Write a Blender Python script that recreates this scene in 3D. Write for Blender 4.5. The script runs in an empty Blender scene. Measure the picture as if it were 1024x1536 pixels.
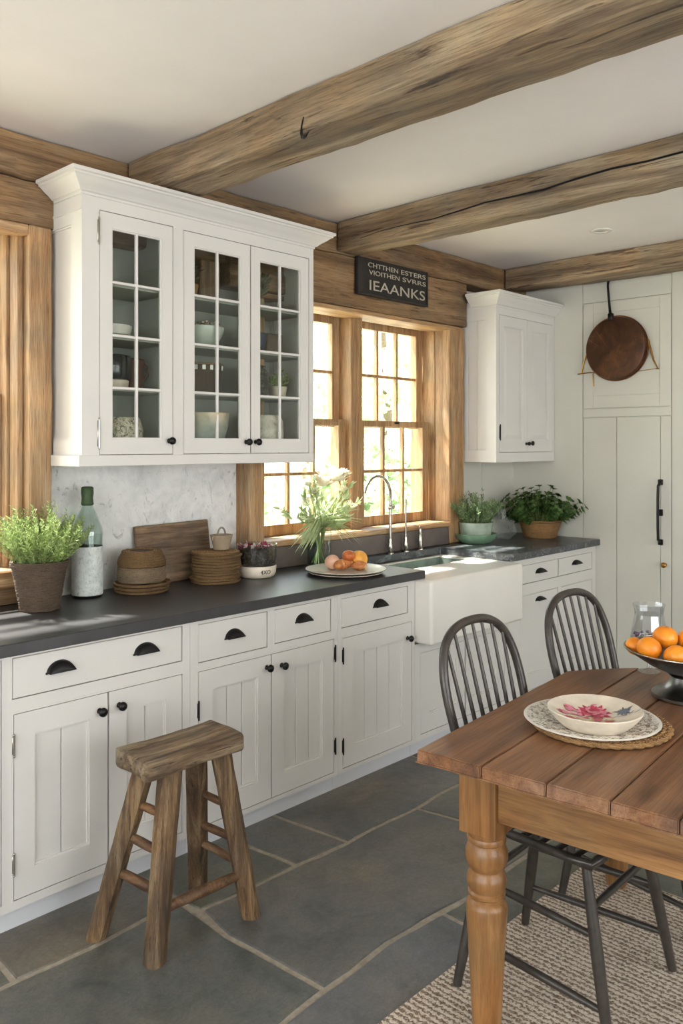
import bpy, bmesh, math, random
from math import pi, sin, cos, radians
from mathutils import Vector, Matrix, noise
random.seed(7)
S = bpy.context.scene
COL = S.collection
# ------------------------------------------------------------------ camera
F_PX = 1247.92; TH = math.atan(1178/F_PX)
cam_d = bpy.data.cameras.new('camera'); cam = bpy.data.objects.new('camera', cam_d); COL.objects.link(cam)
cam.location = (0, 0, 1.52); cam.rotation_euler = (pi/2, 0, TH - pi/2)
cam_d.sensor_fit = 'VERTICAL'; cam_d.sensor_height = 36.0; cam_d.lens = F_PX/1536*36.0
cam_d.shift_y = -(768-668)/1536; cam_d.clip_start = 0.05; cam_d.clip_end = 300
S.camera = cam
# ------------------------------------------------------------------ world, sun, added fill lamps, exposure
W = bpy.data.worlds.new('world'); S.world = W; W.use_nodes = True
wn = W.node_tree; bg = wn.nodes['Background']
tc = wn.nodes.new('ShaderNodeTexCoord'); sp = wn.nodes.new('ShaderNodeSeparateXYZ'); rp = wn.nodes.new('ShaderNodeValToRGB')
wn.links.new(tc.outputs['Generated'], sp.inputs[0]); wn.links.new(sp.outputs[2], rp.inputs[0]); wn.links.new(rp.outputs[0], bg.inputs[0])
rp.color_ramp.elements[0].color = (0.96, 0.98, 1.0, 1); rp.color_ramp.elements[1].color = (0.70, 0.84, 1.0, 1)
bg.inputs[1].default_value = 7.5
sd = bpy.data.lights.new('sun', 'SUN'); sun = bpy.data.objects.new('sun', sd); COL.objects.link(sun)
sd.energy = 34.0; sd.angle = radians(2.5); sd.color = (1.0, 0.94, 0.86)
sdir = Vector((0.22, -0.60, -1.10))
sun.rotation_euler = sdir.to_track_quat('-Z', 'Y').to_euler()
def area(name, loc, rot, sx, sy, power, color):
    l = bpy.data.lights.new(name, 'AREA'); l.shape = 'RECTANGLE'; l.size = sx; l.size_y = sy; l.energy = power; l.color = color
    o = bpy.data.objects.new(name, l); COL.objects.link(o); o.location = loc; o.rotation_euler = rot; return o
area('rear_fill', (2.3, -2.55, 1.45), (pi/2, 0, 0), 3.6, 1.9, 36, (1.0, 0.97, 0.96))     # added fill lamp, stands in for daylight at the unseen rear windows
area('side_fill', (-1.85, 0.6, 1.45), (pi/2, 0, -pi/2), 3.4, 1.9, 10, (1.0, 0.98, 0.98))    # added lamp for side fill, imitates skylight from unseen windows
S.view_settings.view_transform = 'Standard'; S.view_settings.look = 'None'; S.view_settings.gamma = 1.0
S.view_settings.use_curve_mapping = False; S.view_settings.exposure = -0.12
# ------------------------------------------------------------------ helpers: objects
def thing(name, label, cat, loc=(0,0,0), rotz=0, group=None):
    o = bpy.data.objects.new(name, None); COL.objects.link(o); o.location = loc; o.rotation_euler = (0,0,rotz)
    o.empty_display_size = 0.05; o['label'] = label; o['category'] = cat
    if group: o['group'] = group
    return o
def tag(o, label, cat, group=None):
    o['label'] = label; o['category'] = cat
    if group: o['group'] = group
    return o
def wloc(o):
    v = Vector((0,0,0))
    while o is not None: v += Vector(o.location); o = o.parent
    return v
def obj(name, bm, mat, parent=None, world=False, smooth=None, label=None, loc=None):
    """one mesh object; world=True: the bmesh is in world coordinates"""
    if world and parent is not None: bmesh.ops.translate(bm, verts=bm.verts, vec=-wloc(parent))
    bmesh.ops.recalc_face_normals(bm, faces=bm.faces)
    me = bpy.data.meshes.new(name); bm.to_mesh(me); bm.free()
    for m in (mat if isinstance(mat, (list, tuple)) else [mat]): me.materials.append(m)
    if smooth is not None:
        me.polygons.foreach_set('use_smooth', [True]*len(me.polygons))
        if smooth < 180:
            me.set_sharp_from_angle(angle=radians(smooth))
    o = bpy.data.objects.new(name, me); COL.objects.link(o)
    if parent is not None: o.parent = parent
    if loc is not None:
        o.location = loc
    if label: o['label'] = label
    return o
def struct(name, bm, mat, smooth=None):
    o = obj(name, bm, mat, smooth=smooth); o['kind'] = 'structure'; return o
def solo(name, bm, mat, loc, label, cat, group=None, smooth=40, rotz=0):
    o = obj(name, bm, mat, None, smooth=smooth, loc=loc); o.rotation_euler = (0,0,rotz); return tag(o, label, cat, group)
def dup(root, loc, rotz, label=None, group=None):
    r = root.copy(); COL.objects.link(r); r.location = loc; r.rotation_euler = (0,0,rotz)
    if label: r['label'] = label
    if group: r['group'] = group
    for ch in list(root.children):
        c = ch.copy(); COL.objects.link(c); c.parent = r
        for g in list(ch.children):
            d = g.copy(); COL.objects.link(d); d.parent = c
    return r
# ------------------------------------------------------------------ helpers: shapes
def B(): return bmesh.new()
def box(bm, x0, x1, y0, y1, z0, z1, bev=0.0, seg=1, mi=0, M=None):
    r = bmesh.ops.create_cube(bm, size=1.0); vs = r['verts']
    for v in vs: v.co = Vector(((x0+x1)/2 + v.co.x*(x1-x0), (y0+y1)/2 + v.co.y*(y1-y0), (z0+z1)/2 + v.co.z*(z1-z0)))
    fs = set(f for v in vs for f in v.link_faces)
    if bev > 0:
        es = list(set(e for v in vs for e in v.link_edges))
        g = bmesh.ops.bevel(bm, geom=es, offset=bev, segments=seg, profile=0.5, affect='EDGES')
        fs = set(g['faces']) | set(f for f in fs if f.is_valid)
        for v in g['verts']: fs |= set(v.link_faces)
    fs = [f for f in fs if f.is_valid]
    for f in fs: f.material_index = mi
    if M is not None:
        bmesh.ops.transform(bm, matrix=M, verts=list(set(v for f in fs for v in f.verts)))
    return fs
def grid_holes(bm, x0, x1, z0, z1, holes, y0, y1, mi=0):
    """slab in the XZ plane with rectangular holes, thickness y0..y1"""
    xs = sorted(set([x0, x1] + [min(max(h[i], x0), x1) for h in holes for i in (0,1)]))
    zs = sorted(set([z0, z1] + [min(max(h[i], z0), z1) for h in holes for i in (2,3)]))
    V = {}
    def v(i, k, y):
        key = (i, k, y)
        if key not in V: V[key] = bm.verts.new((xs[i], y, zs[k]))
        return V[key]
    nx, nz = len(xs)-1, len(zs)-1
    def solid(i, k):
        if i < 0 or k < 0 or i >= nx or k >= nz: return False
        cx, cz = (xs[i]+xs[i+1])/2, (zs[k]+zs[k+1])/2
        return not any(h[0] < cx < h[1] and h[2] < cz < h[3] for h in holes)
    fs = []
    for i in range(nx):
        for k in range(nz):
            if not solid(i, k): continue
            for y in (y0, y1): fs.append(bm.faces.new((v(i,k,y), v(i+1,k,y), v(i+1,k+1,y), v(i,k+1,y))))
            if not solid(i-1,k): fs.append(bm.faces.new((v(i,k,y0), v(i,k+1,y0), v(i,k+1,y1), v(i,k,y1))))
            if not solid(i+1,k): fs.append(bm.faces.new((v(i+1,k,y0), v(i+1,k+1,y0), v(i+1,k+1,y1), v(i+1,k,y1))))
            if not solid(i,k-1): fs.append(bm.faces.new((v(i,k,y0), v(i+1,k,y0), v(i+1,k,y1), v(i,k,y1))))
            if not solid(i,k+1): fs.append(bm.faces.new((v(i,k+1,y0), v(i+1,k+1,y0), v(i+1,k+1,y1), v(i,k+1,y1))))
    for f in fs: f.material_index = mi
    return fs
def lathe(bm, prof, seg=32, c=(0,0,0), M=None, cap=True, mi=0, wob=0.0):
    """prof: list of (r, z)"""
    rings = []; allv = []
    for r, z in prof:
        if r < 1e-5:
            vv = [bm.verts.new((0,0,z))]
        else:
            vv = [bm.verts.new((r*cos(2*pi*i/seg), r*sin(2*pi*i/seg), z)) for i in range(seg)]
        rings.append(vv); allv += vv
    fs = []
    for a, b in zip(rings, rings[1:]):
        for i in range(seg):
            j = (i+1) % seg
            if len(a) == 1 and len(b) == 1: continue
            if len(a) == 1: fs.append(bm.faces.new((a[0], b[i], b[j])))
            elif len(b) == 1: fs.append(bm.faces.new((a[i], a[j], b[0])))
            else: fs.append(bm.faces.new((a[i], a[j], b[j], b[i])))
    if cap:
        for rr in (rings[0], rings[-1]):
            if len(rr) > 1: fs.append(bm.faces.new(rr))
    for f in fs: f.material_index = mi
    if wob:
        for v in allv:
            n = noise.noise_vector(v.co*9.0)*wob; v.co += Vector((n.x, n.y, n.z*0.4))
    T = Matrix.Translation(Vector(c)) @ (M if M is not None else Matrix.Identity(4))
    bmesh.ops.transform(bm, matrix=T, verts=allv)
    return allv
def tube(bm, pts, r, seg=8, closed=False, mi=0, flat=None):
    """swept round tube; r is a number or a list"""
    P = [Vector(p) for p in pts]; n = len(P)
    R = r if isinstance(r, (list, tuple)) else [r]*n
    rings = []; up = None
    for i, p in enumerate(P):
        if closed: t = P[(i+1)%n] - P[i-1]
        else: t = P[min(i+1,n-1)] - P[max(i-1,0)]
        if t.length < 1e-9: t = Vector((0,0,1))
        t.normalize()
        if up is None: up = t.orthogonal().normalized()
        else:
            up = up - t*up.dot(t)
            up = up.normalized() if up.length > 1e-6 else t.orthogonal().normalized()
        s = t.cross(up)
        ring = []
        for k in range(seg):
            a = 2*pi*k/seg; o = (up*cos(a) + s*sin(a))*R[i]
            if flat: o = Vector((o.x*flat[0], o.y*flat[1], o.z*flat[2]))
            ring.append(bm.verts.new(p+o))
        rings.append(ring)
    fs = []
    rng = range(n) if closed else range(n-1)
    for i in rng:
        a, b = rings[i], rings[(i+1)%n]
        for k in range(seg): fs.append(bm.faces.new((a[k], a[(k+1)%seg], b[(k+1)%seg], b[k])))
    if not closed: fs.append(bm.faces.new(rings[0])); fs.append(bm.faces.new(rings[-1]))
    for f in fs: f.material_index = mi
    return rings
def ell(bm, c, r, sub=3, wob=0.0, fr=8, M=None, mi=0):
    g = bmesh.ops.create_icosphere(bm, subdivisions=sub, radius=1.0)
    c = Vector(c)
    for v in g['verts']:
        n = v.co.copy(); k = 1 + wob*noise.noise(n*fr*0.3 + c*7)
        p = Vector((n.x*r[0]*k, n.y*r[1]*k, n.z*r[2]*k))
        if M is not None: p = M @ p
        v.co = c + p
    for f in set(f for v in g['verts'] for f in v.link_faces): f.material_index = mi
def prism(bm, poly, z0, z1, M=None, mi=0):
    a = [bm.verts.new((x,y,z0)) for x,y in poly]; b = [bm.verts.new((x,y,z1)) for x,y in poly]
    n = len(poly); fs = [bm.faces.new(a), bm.faces.new(b)]
    for i in range(n): fs.append(bm.faces.new((a[i], a[(i+1)%n], b[(i+1)%n], b[i])))
    for f in fs: f.material_index = mi
    if M is not None: bmesh.ops.transform(bm, matrix=M, verts=a+b)
    return fs
def leaf(bm, p, d, L, w, up=None, mi=0, n=3, curl=0.15):
    """pointed leaf with a centre fold, n cross sections"""
    d = Vector(d).normalized(); up = Vector(up) if up else Vector((random.uniform(-1,1), random.uniform(-1,1), random.uniform(-1,1)))
    s = d.cross(up)
    if s.length < 1e-4: s = d.orthogonal()
    s.normalize(); nn = s.cross(d).normalized()
    p = Vector(p); prev = None
    for i in range(n+1):
        t = i/n; q = p + d*L*t - nn*curl*L*t*t
        ww = w*sin(pi*min(1, 0.12+0.88*t))**0.8 if i < n else 0
        if ww <= 1e-6: cur = [bm.verts.new(q)]
        else: cur = [bm.verts.new(q - s*ww/2 + nn*ww*0.15), bm.verts.new(q), bm.verts.new(q + s*ww/2 + nn*ww*0.15)]
        if prev:
            if len(cur) == 3:
                for k in (0,1): bm.faces.new((prev[k], prev[k+1], cur[k+1], cur[k])).material_index = mi
            else:
                for k in (0,1): bm.faces.new((prev[k], prev[k+1], cur[0])).material_index = mi
        prev = cur
def sprig(bm, base, d, L, nleaf, ll, lw, r=0.0009, droop=0.2, mi=0, mis=1, spread=0.8):
    """stem with leaves all the way up"""
    d = Vector(d).normalized(); pts = []; side = Vector((random.uniform(-1,1), random.uniform(-1,1), 0))
    for i in range(6):
        t = i/5; pts.append(Vector(base) + d*L*t + side*L*0.09*sin(t*3) - Vector((0,0,1))*droop*L*t*t)
    tube(bm, pts, [r*(1-0.5*i/5) for i in range(6)], seg=4, mi=mis)
    for k in range(nleaf):
        t = 0.15 + 0.85*(k+random.random()*0.5)/nleaf; i = min(4, int(t*5)); q = pts[i].lerp(pts[i+1], t*5-i)
        a = k*2.4; o = d.orthogonal().normalized(); o.rotate(Matrix.Rotation(a, 3, d))
        dd = (d*0.55 + o*spread + Vector((0,0,0.25)))
        leaf(bm, q, dd, ll*random.uniform(0.7,1.15), lw*random.uniform(0.8,1.2), mi=mi, n=2)
    return pts[-1]
def jitter_bm(bm, amp, fr, only=None):
    for v in bm.verts:
        n = noise.noise_vector(v.co*fr); v.co += n*amp
def subdiv(bm, n):
    bmesh.ops.subdivide_edges(bm, edges=bm.edges[:], cuts=n, use_grid_fill=True)
def cut_len(bm, axis, step):
    """slice the mesh along one axis so it can be made uneven"""
    lo = min(v.co[axis] for v in bm.verts); hi = max(v.co[axis] for v in bm.verts)
    no = Vector((0,0,0)); no[axis] = 1
    x = lo + step
    while x < hi - step*0.4:
        co = Vector((0,0,0)); co[axis] = x
        bmesh.ops.bisect_plane(bm, geom=bm.verts[:]+bm.edges[:]+bm.faces[:], plane_co=co, plane_no=no)
        x += step
def text_bm(body, size, depth=0.001, spacing=1.0, sx=1.0):
    cu = bpy.data.curves.new('t', 'FONT'); cu.body = body; cu.size = size; cu.extrude = depth; cu.align_x = 'LEFT'; cu.space_character = spacing
    o = bpy.data.objects.new('t', cu); COL.objects.link(o); dg = bpy.context.evaluated_depsgraph_get(); dg.update()
    me = bpy.data.meshes.new_from_object(o.evaluated_get(dg)); bm = B(); bm.from_mesh(me)
    bpy.data.objects.remove(o); bpy.data.curves.remove(cu); bpy.data.meshes.remove(me)
    if sx != 1.0: bmesh.ops.scale(bm, vec=(sx,1,1), verts=bm.verts)
    return bm
# ------------------------------------------------------------------ materials
def srgb(r, g, b):
    f = lambda c: (c/255/12.92) if c/255 <= 0.04045 else ((c/255+0.055)/1.055)**2.4
    return (f(r), f(g), f(b), 1)
class NT:
    def __init__(s, name):
        s.m = bpy.data.materials.new(name); s.m.use_nodes = True; s.t = s.m.node_tree
        s.p = s.t.nodes['Principled BSDF']
    def n(s, ty, **kw):
        x = s.t.nodes.new('ShaderNode'+ty)
        for k, v in kw.items():
            if k in x.inputs: x.inputs[k].default_value = v
            else: setattr(x, k, v)
        return x
    def l(s, a, b): s.t.links.new(a, b)
    def coord(s, scale=(1,1,1), rot=(0,0,0)):
        c = s.n('TexCoord'); mp = s.n('Mapping'); mp.inputs['Scale'].default_value = scale; mp.inputs['Rotation'].default_value = rot
        s.l(c.outputs['Object'], mp.inputs[0]); return mp.outputs[0]
    def noise(s, vec, scale, detail=4, rough=0.55, dist=0.0):
        x = s.n('TexNoise'); x.inputs['Scale'].default_value = scale; x.inputs['Detail'].default_value = detail
        x.inputs['Roughness'].default_value = rough; x.inputs['Distortion'].default_value = dist; s.l(vec, x.inputs['Vector']); return x.outputs['Fac']
    def ramp(s, fac, stops):
        x = s.n('ValToRGB'); e = x.color_ramp.elements
        while len(e) < len(stops): e.new(0.5)
        for i, (p, c) in enumerate(stops): e[i].position = p; e[i].color = c if len(c) == 4 else (*c, 1)
        s.l(fac, x.inputs[0]); return x.outputs[0]
    def mix(s, fac, a, b, mode='MIX'):
        x = s.n('MixRGB', blend_type=mode)
        if isinstance(fac, (int, float)): x.inputs[0].default_value = fac
        else: s.l(fac, x.inputs[0])
        for i, c in ((1,a),(2,b)):
            if isinstance(c, tuple): x.inputs[i].default_value = c
            else: s.l(c, x.inputs[i])
        return x.outputs[0]
    def bump(s, h, strength=0.3, dist=0.01, prev=None):
        x = s.n('Bump'); x.inputs['Strength'].default_value = strength; x.inputs['Distance'].default_value = dist
        s.l(h, x.inputs['Height'])
        if prev: s.l(prev, x.inputs['Normal'])
        s.l(x.outputs[0], s.p.inputs['Normal']); return x.outputs[0]
    def base(s, c):
        if isinstance(c, tuple): s.p.inputs['Base Color'].default_value = c
        else: s.l(c, s.p.inputs['Base Color'])
    def set(s, **kw):
        for k, v in kw.items(): s.p.inputs[k.replace('_',' ')].default_value = v
        return s
def plain(name, col, rough=0.5, metal=0.0, var=0.06, scale=20, bump=0.0, bscale=60, **kw):
    t = NT(name); v = t.coord(); c = t.noise(v, scale, 3)
    dark = tuple(x*(1-var*2) for x in col[:3]) + (1,); lite = tuple(min(1, x*(1+var)) for x in col[:3]) + (1,)
    t.base(t.ramp(c, [(0.3, dark), (0.7, lite)])); t.set(Roughness=rough, Metallic=metal, **kw)
    if bump: t.bump(t.noise(v, bscale, 4), bump, 0.004)
    return t.m
def wood(name, cols, axis, scale=1.0, rough=0.6, bump=0.4, knots=True, cracks=0.6, stretch=14, fine=55, micro=0.85, ct=0.33):
    """cols dark..light; grain runs along axis"""
    t = NT(name); sc = [1.0*scale]*3; sc[axis] = 1.0/stretch*scale
    v = t.coord(tuple(sc)); v0 = t.coord()
    n1 = t.noise(v, 14, 6, 0.6, 0.6); sf = [1.0*scale]*3; sf[axis] = scale/34; n2 = t.noise(t.coord(tuple(sf)), fine*4.0, 6, 0.7)
    c = t.ramp(n1, [(0.32, cols[0]), (0.5, cols[1]), (0.66, cols[2])])
    f = t.ramp(n2, [(0.36, (0.48,0.46,0.44)), (0.5, (0.98,0.98,0.98)), (0.66, (1.22,1.22,1.22))])
    c = t.mix(micro, c, f, 'MULTIPLY')
    big = t.ramp(t.noise(v0, 2.2*scale, 3), [(0.35, (0.74,0.74,0.76)), (0.65, (1.14,1.1,1.04))])
    c = t.mix(0.7, c, big, 'MULTIPLY'); c = t.mix(0.8, c, t.ramp(t.noise(v0, 3.7*scale, 4, 0.6), [(0.36, (0.88,0.94,1.0)), (0.62, (1.10,1.0,0.86))]), 'MULTIPLY')
    if knots:
        sk = [1.0*scale]*3; sk[axis] = 0.45*scale
        vv = t.n('TexVoronoi'); vv.inputs['Scale'].default_value = 2.6; t.l(t.coord(tuple(sk)), vv.inputs['Vector'])
        k = t.ramp(vv.outputs['Distance'], [(0.03, (0.14,0.09,0.06)), (0.07, (0.5,0.42,0.36)), (0.12, (1,1,1))])
        c = t.mix(0.7, c, k, 'MULTIPLY')
    h = t.mix(0.5, n1, n2)
    if cracks:
        sk = [7.0*scale]*3; sk[axis] = 0.5*scale
        cr = t.noise(t.coord(tuple(sk)), 6, 5, 0.6, 0.4)
        cm = t.ramp(cr, [(ct-0.03, (0.16,0.12,0.10)), (ct+0.03, (1,1,1))])
        c = t.mix(cracks, c, cm, 'MULTIPLY'); h = t.mix(0.5, h, cm, 'MULTIPLY')
    t.base(c); t.set(Roughness=rough); t.bump(h, bump, 0.006)
    return t.m
def paint(name, col, rough=0.42):
    t = NT(name); v = t.coord(); n = t.noise(v, 3.5, 4)
    c = t.ramp(n, [(0.3, tuple(x*0.95 for x in col[:3])), (0.7, col)])
    t.base(c); t.set(Roughness=rough); t.bump(t.noise(v, 130, 2), 0.04, 0.001); return t.m
def weave(name, c1, c2, sc=(220,220,160), rough=0.75, bump=0.8):
    """wicker: rows of strands going round, broken by stakes"""
    t = NT(name); v = t.coord(); w = t.n('TexWave', wave_type='BANDS', bands_direction='Z'); w.inputs['Scale'].default_value = sc[2]/6.28*2
    w.inputs['Distortion'].default_value = 1.6; w.inputs['Detail'].default_value = 2; w.inputs['Detail Scale'].default_value = 3
    t.l(v, w.inputs['Vector']); n = t.noise(v, sc[0], 3)
    m = t.mix(0.5, w.outputs['Fac'], n)
    c = t.ramp(m, [(0.3, tuple(x*0.35 for x in c1[:3])), (0.5, c1), (0.7, c2)])  # shade in the strand gaps and highlights painted into the colour
    big = t.ramp(t.noise(v, 14, 3), [(0.3, (0.7,0.68,0.66)), (0.7, (1.1,1.08,1.05))])
    t.base(t.mix(0.8, c, big, 'MULTIPLY')); t.set(Roughness=rough); t.bump(m, bump, 0.004); return t.m
def leafmat(name, c1, c2, trans=0.35, scale=25):
    t = NT(name); v = t.coord(); c = t.ramp(t.noise(v, scale, 3), [(0.3, c1), (0.7, c2)])
    t.base(c); t.set(Roughness=0.5)
    tr = t.n('BsdfTranslucent'); t.l(c, tr.inputs[0]); mx = t.n('MixShader'); mx.inputs[0].default_value = trans
    out = t.t.nodes['Material Output']; t.l(t.p.outputs[0], mx.inputs[1]); t.l(tr.outputs[0], mx.inputs[2]); t.l(mx.outputs[0], out.inputs[0])
    return t.m
def thin_glass(name, tint=(1,1,1,1), rough=0.0, ior=1.5, gloss=1.0):
    """pane of glass: clear with Fresnel reflection"""
    t = NT(name); t.t.nodes.remove(t.p); tr = t.n('BsdfTransparent'); tr.inputs[0].default_value = tint
    gl = t.n('BsdfGlossy'); gl.inputs['Roughness'].default_value = rough
    fr = t.n('LayerWeight'); fr.inputs[0].default_value = 0.5; mx = t.n('MixShader')
    pw = t.n('Math', operation='POWER'); pw.inputs[1].default_value = 5.0; t.l(fr.outputs['Facing'], pw.inputs[0])
    f0 = ((ior-1)/(ior+1))**2
    ml = t.n('Math', operation='MULTIPLY_ADD'); ml.inputs[1].default_value = (1-f0)*gloss*0.5; ml.inputs[2].default_value = f0*gloss; t.l(pw.outputs[0], ml.inputs[0])
    t.l(ml.outputs[0], mx.inputs[0]); t.l(tr.outputs[0], mx.inputs[1]); t.l(gl.outputs[0], mx.inputs[2])
    t.l(mx.outputs[0], t.t.nodes['Material Output'].inputs[0]); return t.m
M = {}
M['cab'] = paint('cabinet_paint', srgb(213,209,202))
M['cab2'] = paint('cabinet_paint_cool', srgb(214,211,204))
M['wallpaint'] = paint('wall_paint', srgb(205,203,190), 0.6)
M['ceil'] = paint('ceiling_paint', srgb(224,217,212), 0.8)
M['plinth'] = paint('plinth_paint', srgb(206,206,208), 0.5)
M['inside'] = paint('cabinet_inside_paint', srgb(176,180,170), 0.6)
t = NT('plaster'); v = t.coord()
a = t.ramp(t.noise(v, 9, 8, 0.7, 0.4), [(0.30, srgb(196,196,192)), (0.55, srgb(222,221,216))])
vv = t.coord((1,1,0.45), (0,0.6,0)); st = t.ramp(t.noise(vv, 26, 6, 0.75, 1.2), [(0.33, srgb(120,122,120)), (0.42, (1,1,1))])
t.base(t.mix(0.55, a, st, 'MULTIPLY')); t.set(Roughness=0.6); t.bump(t.noise(v, 22, 8, 0.7), 0.5, 0.012); M['plaster'] = t.m
M['beam'] = wood('beam_timber', [srgb(98,82,64), srgb(138,119,95), srgb(170,152,126)], 1, 1.0, 0.75, 0.9, cracks=0.8, ct=0.37)
M['beamx'] = wood('beam_timber_dark', [srgb(94,72,50), srgb(130,104,74), srgb(154,128,96)], 0, 1.0, 0.75, 0.7, cracks=0.7, ct=0.36)
M['winx'] = wood('window_wood_horizontal', [srgb(140,106,70), srgb(170,136,98), srgb(192,162,124)], 0, 1.5, 0.55, 0.25, cracks=0.3)
M['winz'] = wood('window_wood_vertical', [srgb(134,100,64), srgb(164,130,92), srgb(186,156,118)], 2, 1.5, 0.55, 0.3, cracks=0.4)
M['stool'] = wood('stool_wood', [srgb(70,52,34), srgb(110,86,60), srgb(150,126,94)], 2, 2.2, 0.65, 0.9, cracks=0.7, ct=0.37)
M['stoolx'] = wood('stool_seat_wood', [srgb(78,62,46), srgb(120,100,76), srgb(162,142,114)], 0, 2.2, 0.7, 1.0, cracks=0.85, ct=0.38)
M['stoolr'] = wood('stool_rung_wood', [srgb(76,52,32), srgb(116,84,56), srgb(144,112,80)], 1, 2.2, 0.5, 0.4)
M['table'] = wood('table_top_wood', [srgb(94,63,42), srgb(128,90,62), srgb(148,110,80)], 0, 1.3, 0.40, 0.18, cracks=0.3, fine=40, micro=0.65)
M['tableleg'] = wood('table_leg_pine', [srgb(104,70,38), srgb(138,98,58), srgb(160,120,76)], 2, 1.6, 0.32, 0.10, cracks=0.12, micro=0.45)
M['tableapron'] = wood('table_apron_pine', [srgb(104,70,38), srgb(142,102,60), srgb(166,126,80)], 1, 1.6, 0.36, 0.12, cracks=0.15, micro=0.5)
M['board'] = wood('cutting_board_wood', [srgb(84,66,50), srgb(116,96,76), srgb(142,122,98)], 0, 3.0, 0.7, 0.5, cracks=0.2)
# soapstone
def stone(name, c0, c1, vein, rough, veinpos=0.34, vs=5):
    t = NT(name); v = t.coord(); c = t.ramp(t.noise(v, 7, 8, 0.7, 0.5), [(0.3, c0), (0.7, c1)])
    w = t.ramp(t.noise(v, vs, 8, 0.8, 1.6), [(veinpos-0.03, (0,0,0)), (veinpos, (1,1,1)), (veinpos+0.012, (0,0,0))])
    c = t.mix(w, c, vein); t.base(c); t.set(Roughness=rough); t.p.inputs['Specular IOR Level'].default_value = 0.75; t.bump(t.noise(v, 60, 6, 0.6), 0.12, 0.003); return t.m
M['soap'] = stone('soapstone_counter', srgb(40,39,40), srgb(58,57,58), srgb(82,82,84), 0.40)
M['soapv'] = stone('soapstone_counter_veined', srgb(44,47,50), srgb(74,78,82), srgb(150,154,156), 0.32, 0.44, 9)
M['upstand'] = stone('dark_stone_upstand', srgb(78,68,64), srgb(100,88,82), srgb(112,100,94), 0.55)
# slate floor
t = NT('slate'); v = t.coord(); g = t.n('NewGeometry')
c = t.ramp(g.outputs['Random Per Island'], [(0.0, srgb(98,98,96)), (0.3, srgb(103,100,93)), (0.55, srgb(90,93,84)), (0.8, srgb(97,99,103)), (1.0, srgb(91,92,92))])
p1 = t.ramp(t.noise(v, 2.6, 8, 0.65, 0.5), [(0.3, (0.6,0.62,0.6)), (0.5, (0.98,0.98,0.97)), (0.72, (1.35,1.26,1.12))])
p2 = t.ramp(t.noise(v, 38, 8, 0.75), [(0.3, (0.8,0.8,0.8)), (0.7, (1.16,1.16,1.16))])
p3 = t.ramp(t.noise(v, 1.3, 4, 0.5), [(0.46, (1,1,1)), (0.62, (1.06,0.94,0.78))])
p4 = t.ramp(t.noise(v, 95, 6, 0.8), [(0.35, (0.78,0.78,0.78)), (0.65, (1.22,1.22,1.2))]); p5 = t.ramp(t.noise(v, 6.5, 6, 0.7, 1.2), [(0.36, (0.72,0.74,0.72)), (0.5, (1,1,1)), (0.68, (1.12,1.06,0.96))])
c = t.mix(1.0, c, p1, 'MULTIPLY'); c = t.mix(0.9, c, p2, 'MULTIPLY'); c = t.mix(0.8, c, p3, 'MULTIPLY'); c = t.mix(0.8, c, p4, 'MULTIPLY'); c = t.mix(0.8, c, p5, 'MULTIPLY')
t.base(c); t.set(Roughness=0.36); b = t.bump(t.noise(v, 11, 8, 0.6), 0.35, 0.012); M['slate'] = t.m
M['grout'] = plain('grout', srgb(160,150,134), 0.9, var=0.12, scale=40, bump=0.5)
# sink, metal, ceramics
M['fireclay'] = paint('fireclay', srgb(228,224,214), 0.18)
M['basin'] = plain('basin_zinc', srgb(150,164,154), 0.35, 0.35, var=0.15, scale=12)
M['black'] = plain('blackened_iron', srgb(34,32,32), 0.38, 0.6, var=0.2, bump=0.1)
M['chrome'] = plain('aged_nickel', srgb(178,172,162), 0.22, 1.0, var=0.1)
M['pewter'] = plain('pewter', srgb(132,130,126), 0.3, 1.0, var=0.12, scale=12)
M['pewterdark'] = plain('pewter_bowl', srgb(104,100,98), 0.4, 0.9, var=0.15, scale=12)
M['brass'] = plain('old_brass', srgb(170,126,62), 0.35, 0.9, var=0.15)
M['chair'] = plain('chair_paint', srgb(66,60,54), 0.32, 0.15, var=0.18, scale=30, bump=0.05)
M['cream'] = plain('cream_ceramic', srgb(216,204,184), 0.4, var=0.08, bump=0.05)
M['white'] = plain('white_ceramic', srgb(226,222,212), 0.25, var=0.04)
M['greenglaze'] = plain('green_glaze', srgb(116,148,120), 0.25, var=0.12, scale=14)
M['taupe'] = plain('taupe_ceramic', srgb(160,142,118), 0.6, var=0.1, bump=0.2)
M['soil'] = plain('soil', srgb(52,40,30), 0.95, var=0.3, bump=0.8)
M['sage'] = paint('sage_frame', srgb(176,182,166))
M['glass'] = thin_glass('window_glass', (0.97,0.99,0.98,1), 0.0)
M['cabglass'] = thin_glass('cabinet_glass', (0.93,0.95,0.93,1), 0.02)
M['vaseglass'] = thin_glass('vase_glass', (0.95,0.985,0.975,1), 0.0, 1.5, 1.4)
M['clearglass'] = thin_glass('crystal', (0.93,0.94,0.95,1), 0.02, 1.55, 1.6)
t = NT('plastic_film'); t.base(srgb(176,184,176)); t.set(Roughness=0.3, Alpha=0.2); M['film'] = t.m
M['bottleglass'] = thin_glass('bottle_glass', (0.88,0.94,0.91,1), 0.02, 1.5, 1.6)
M['water'] = thin_glass('water', (0.93,0.97,0.95,1), 0.0, 1.33, 0.8)
t = NT('bottle_label'); v = t.coord(); c = t.ramp(t.noise(v, 30, 6, 0.7), [(0.3, srgb(176,184,180)), (0.6, srgb(216,220,214))])
vv = t.coord((70, 70, 26)); k = t.ramp(t.noise(vv, 3.0, 2, 0.9), [(0.37, (0.32,0.38,0.36)), (0.42, (1,1,1))]); t.base(t.mix(0.6, c, k, 'MULTIPLY')); t.set(Roughness=0.45); M['label'] = t.m
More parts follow.
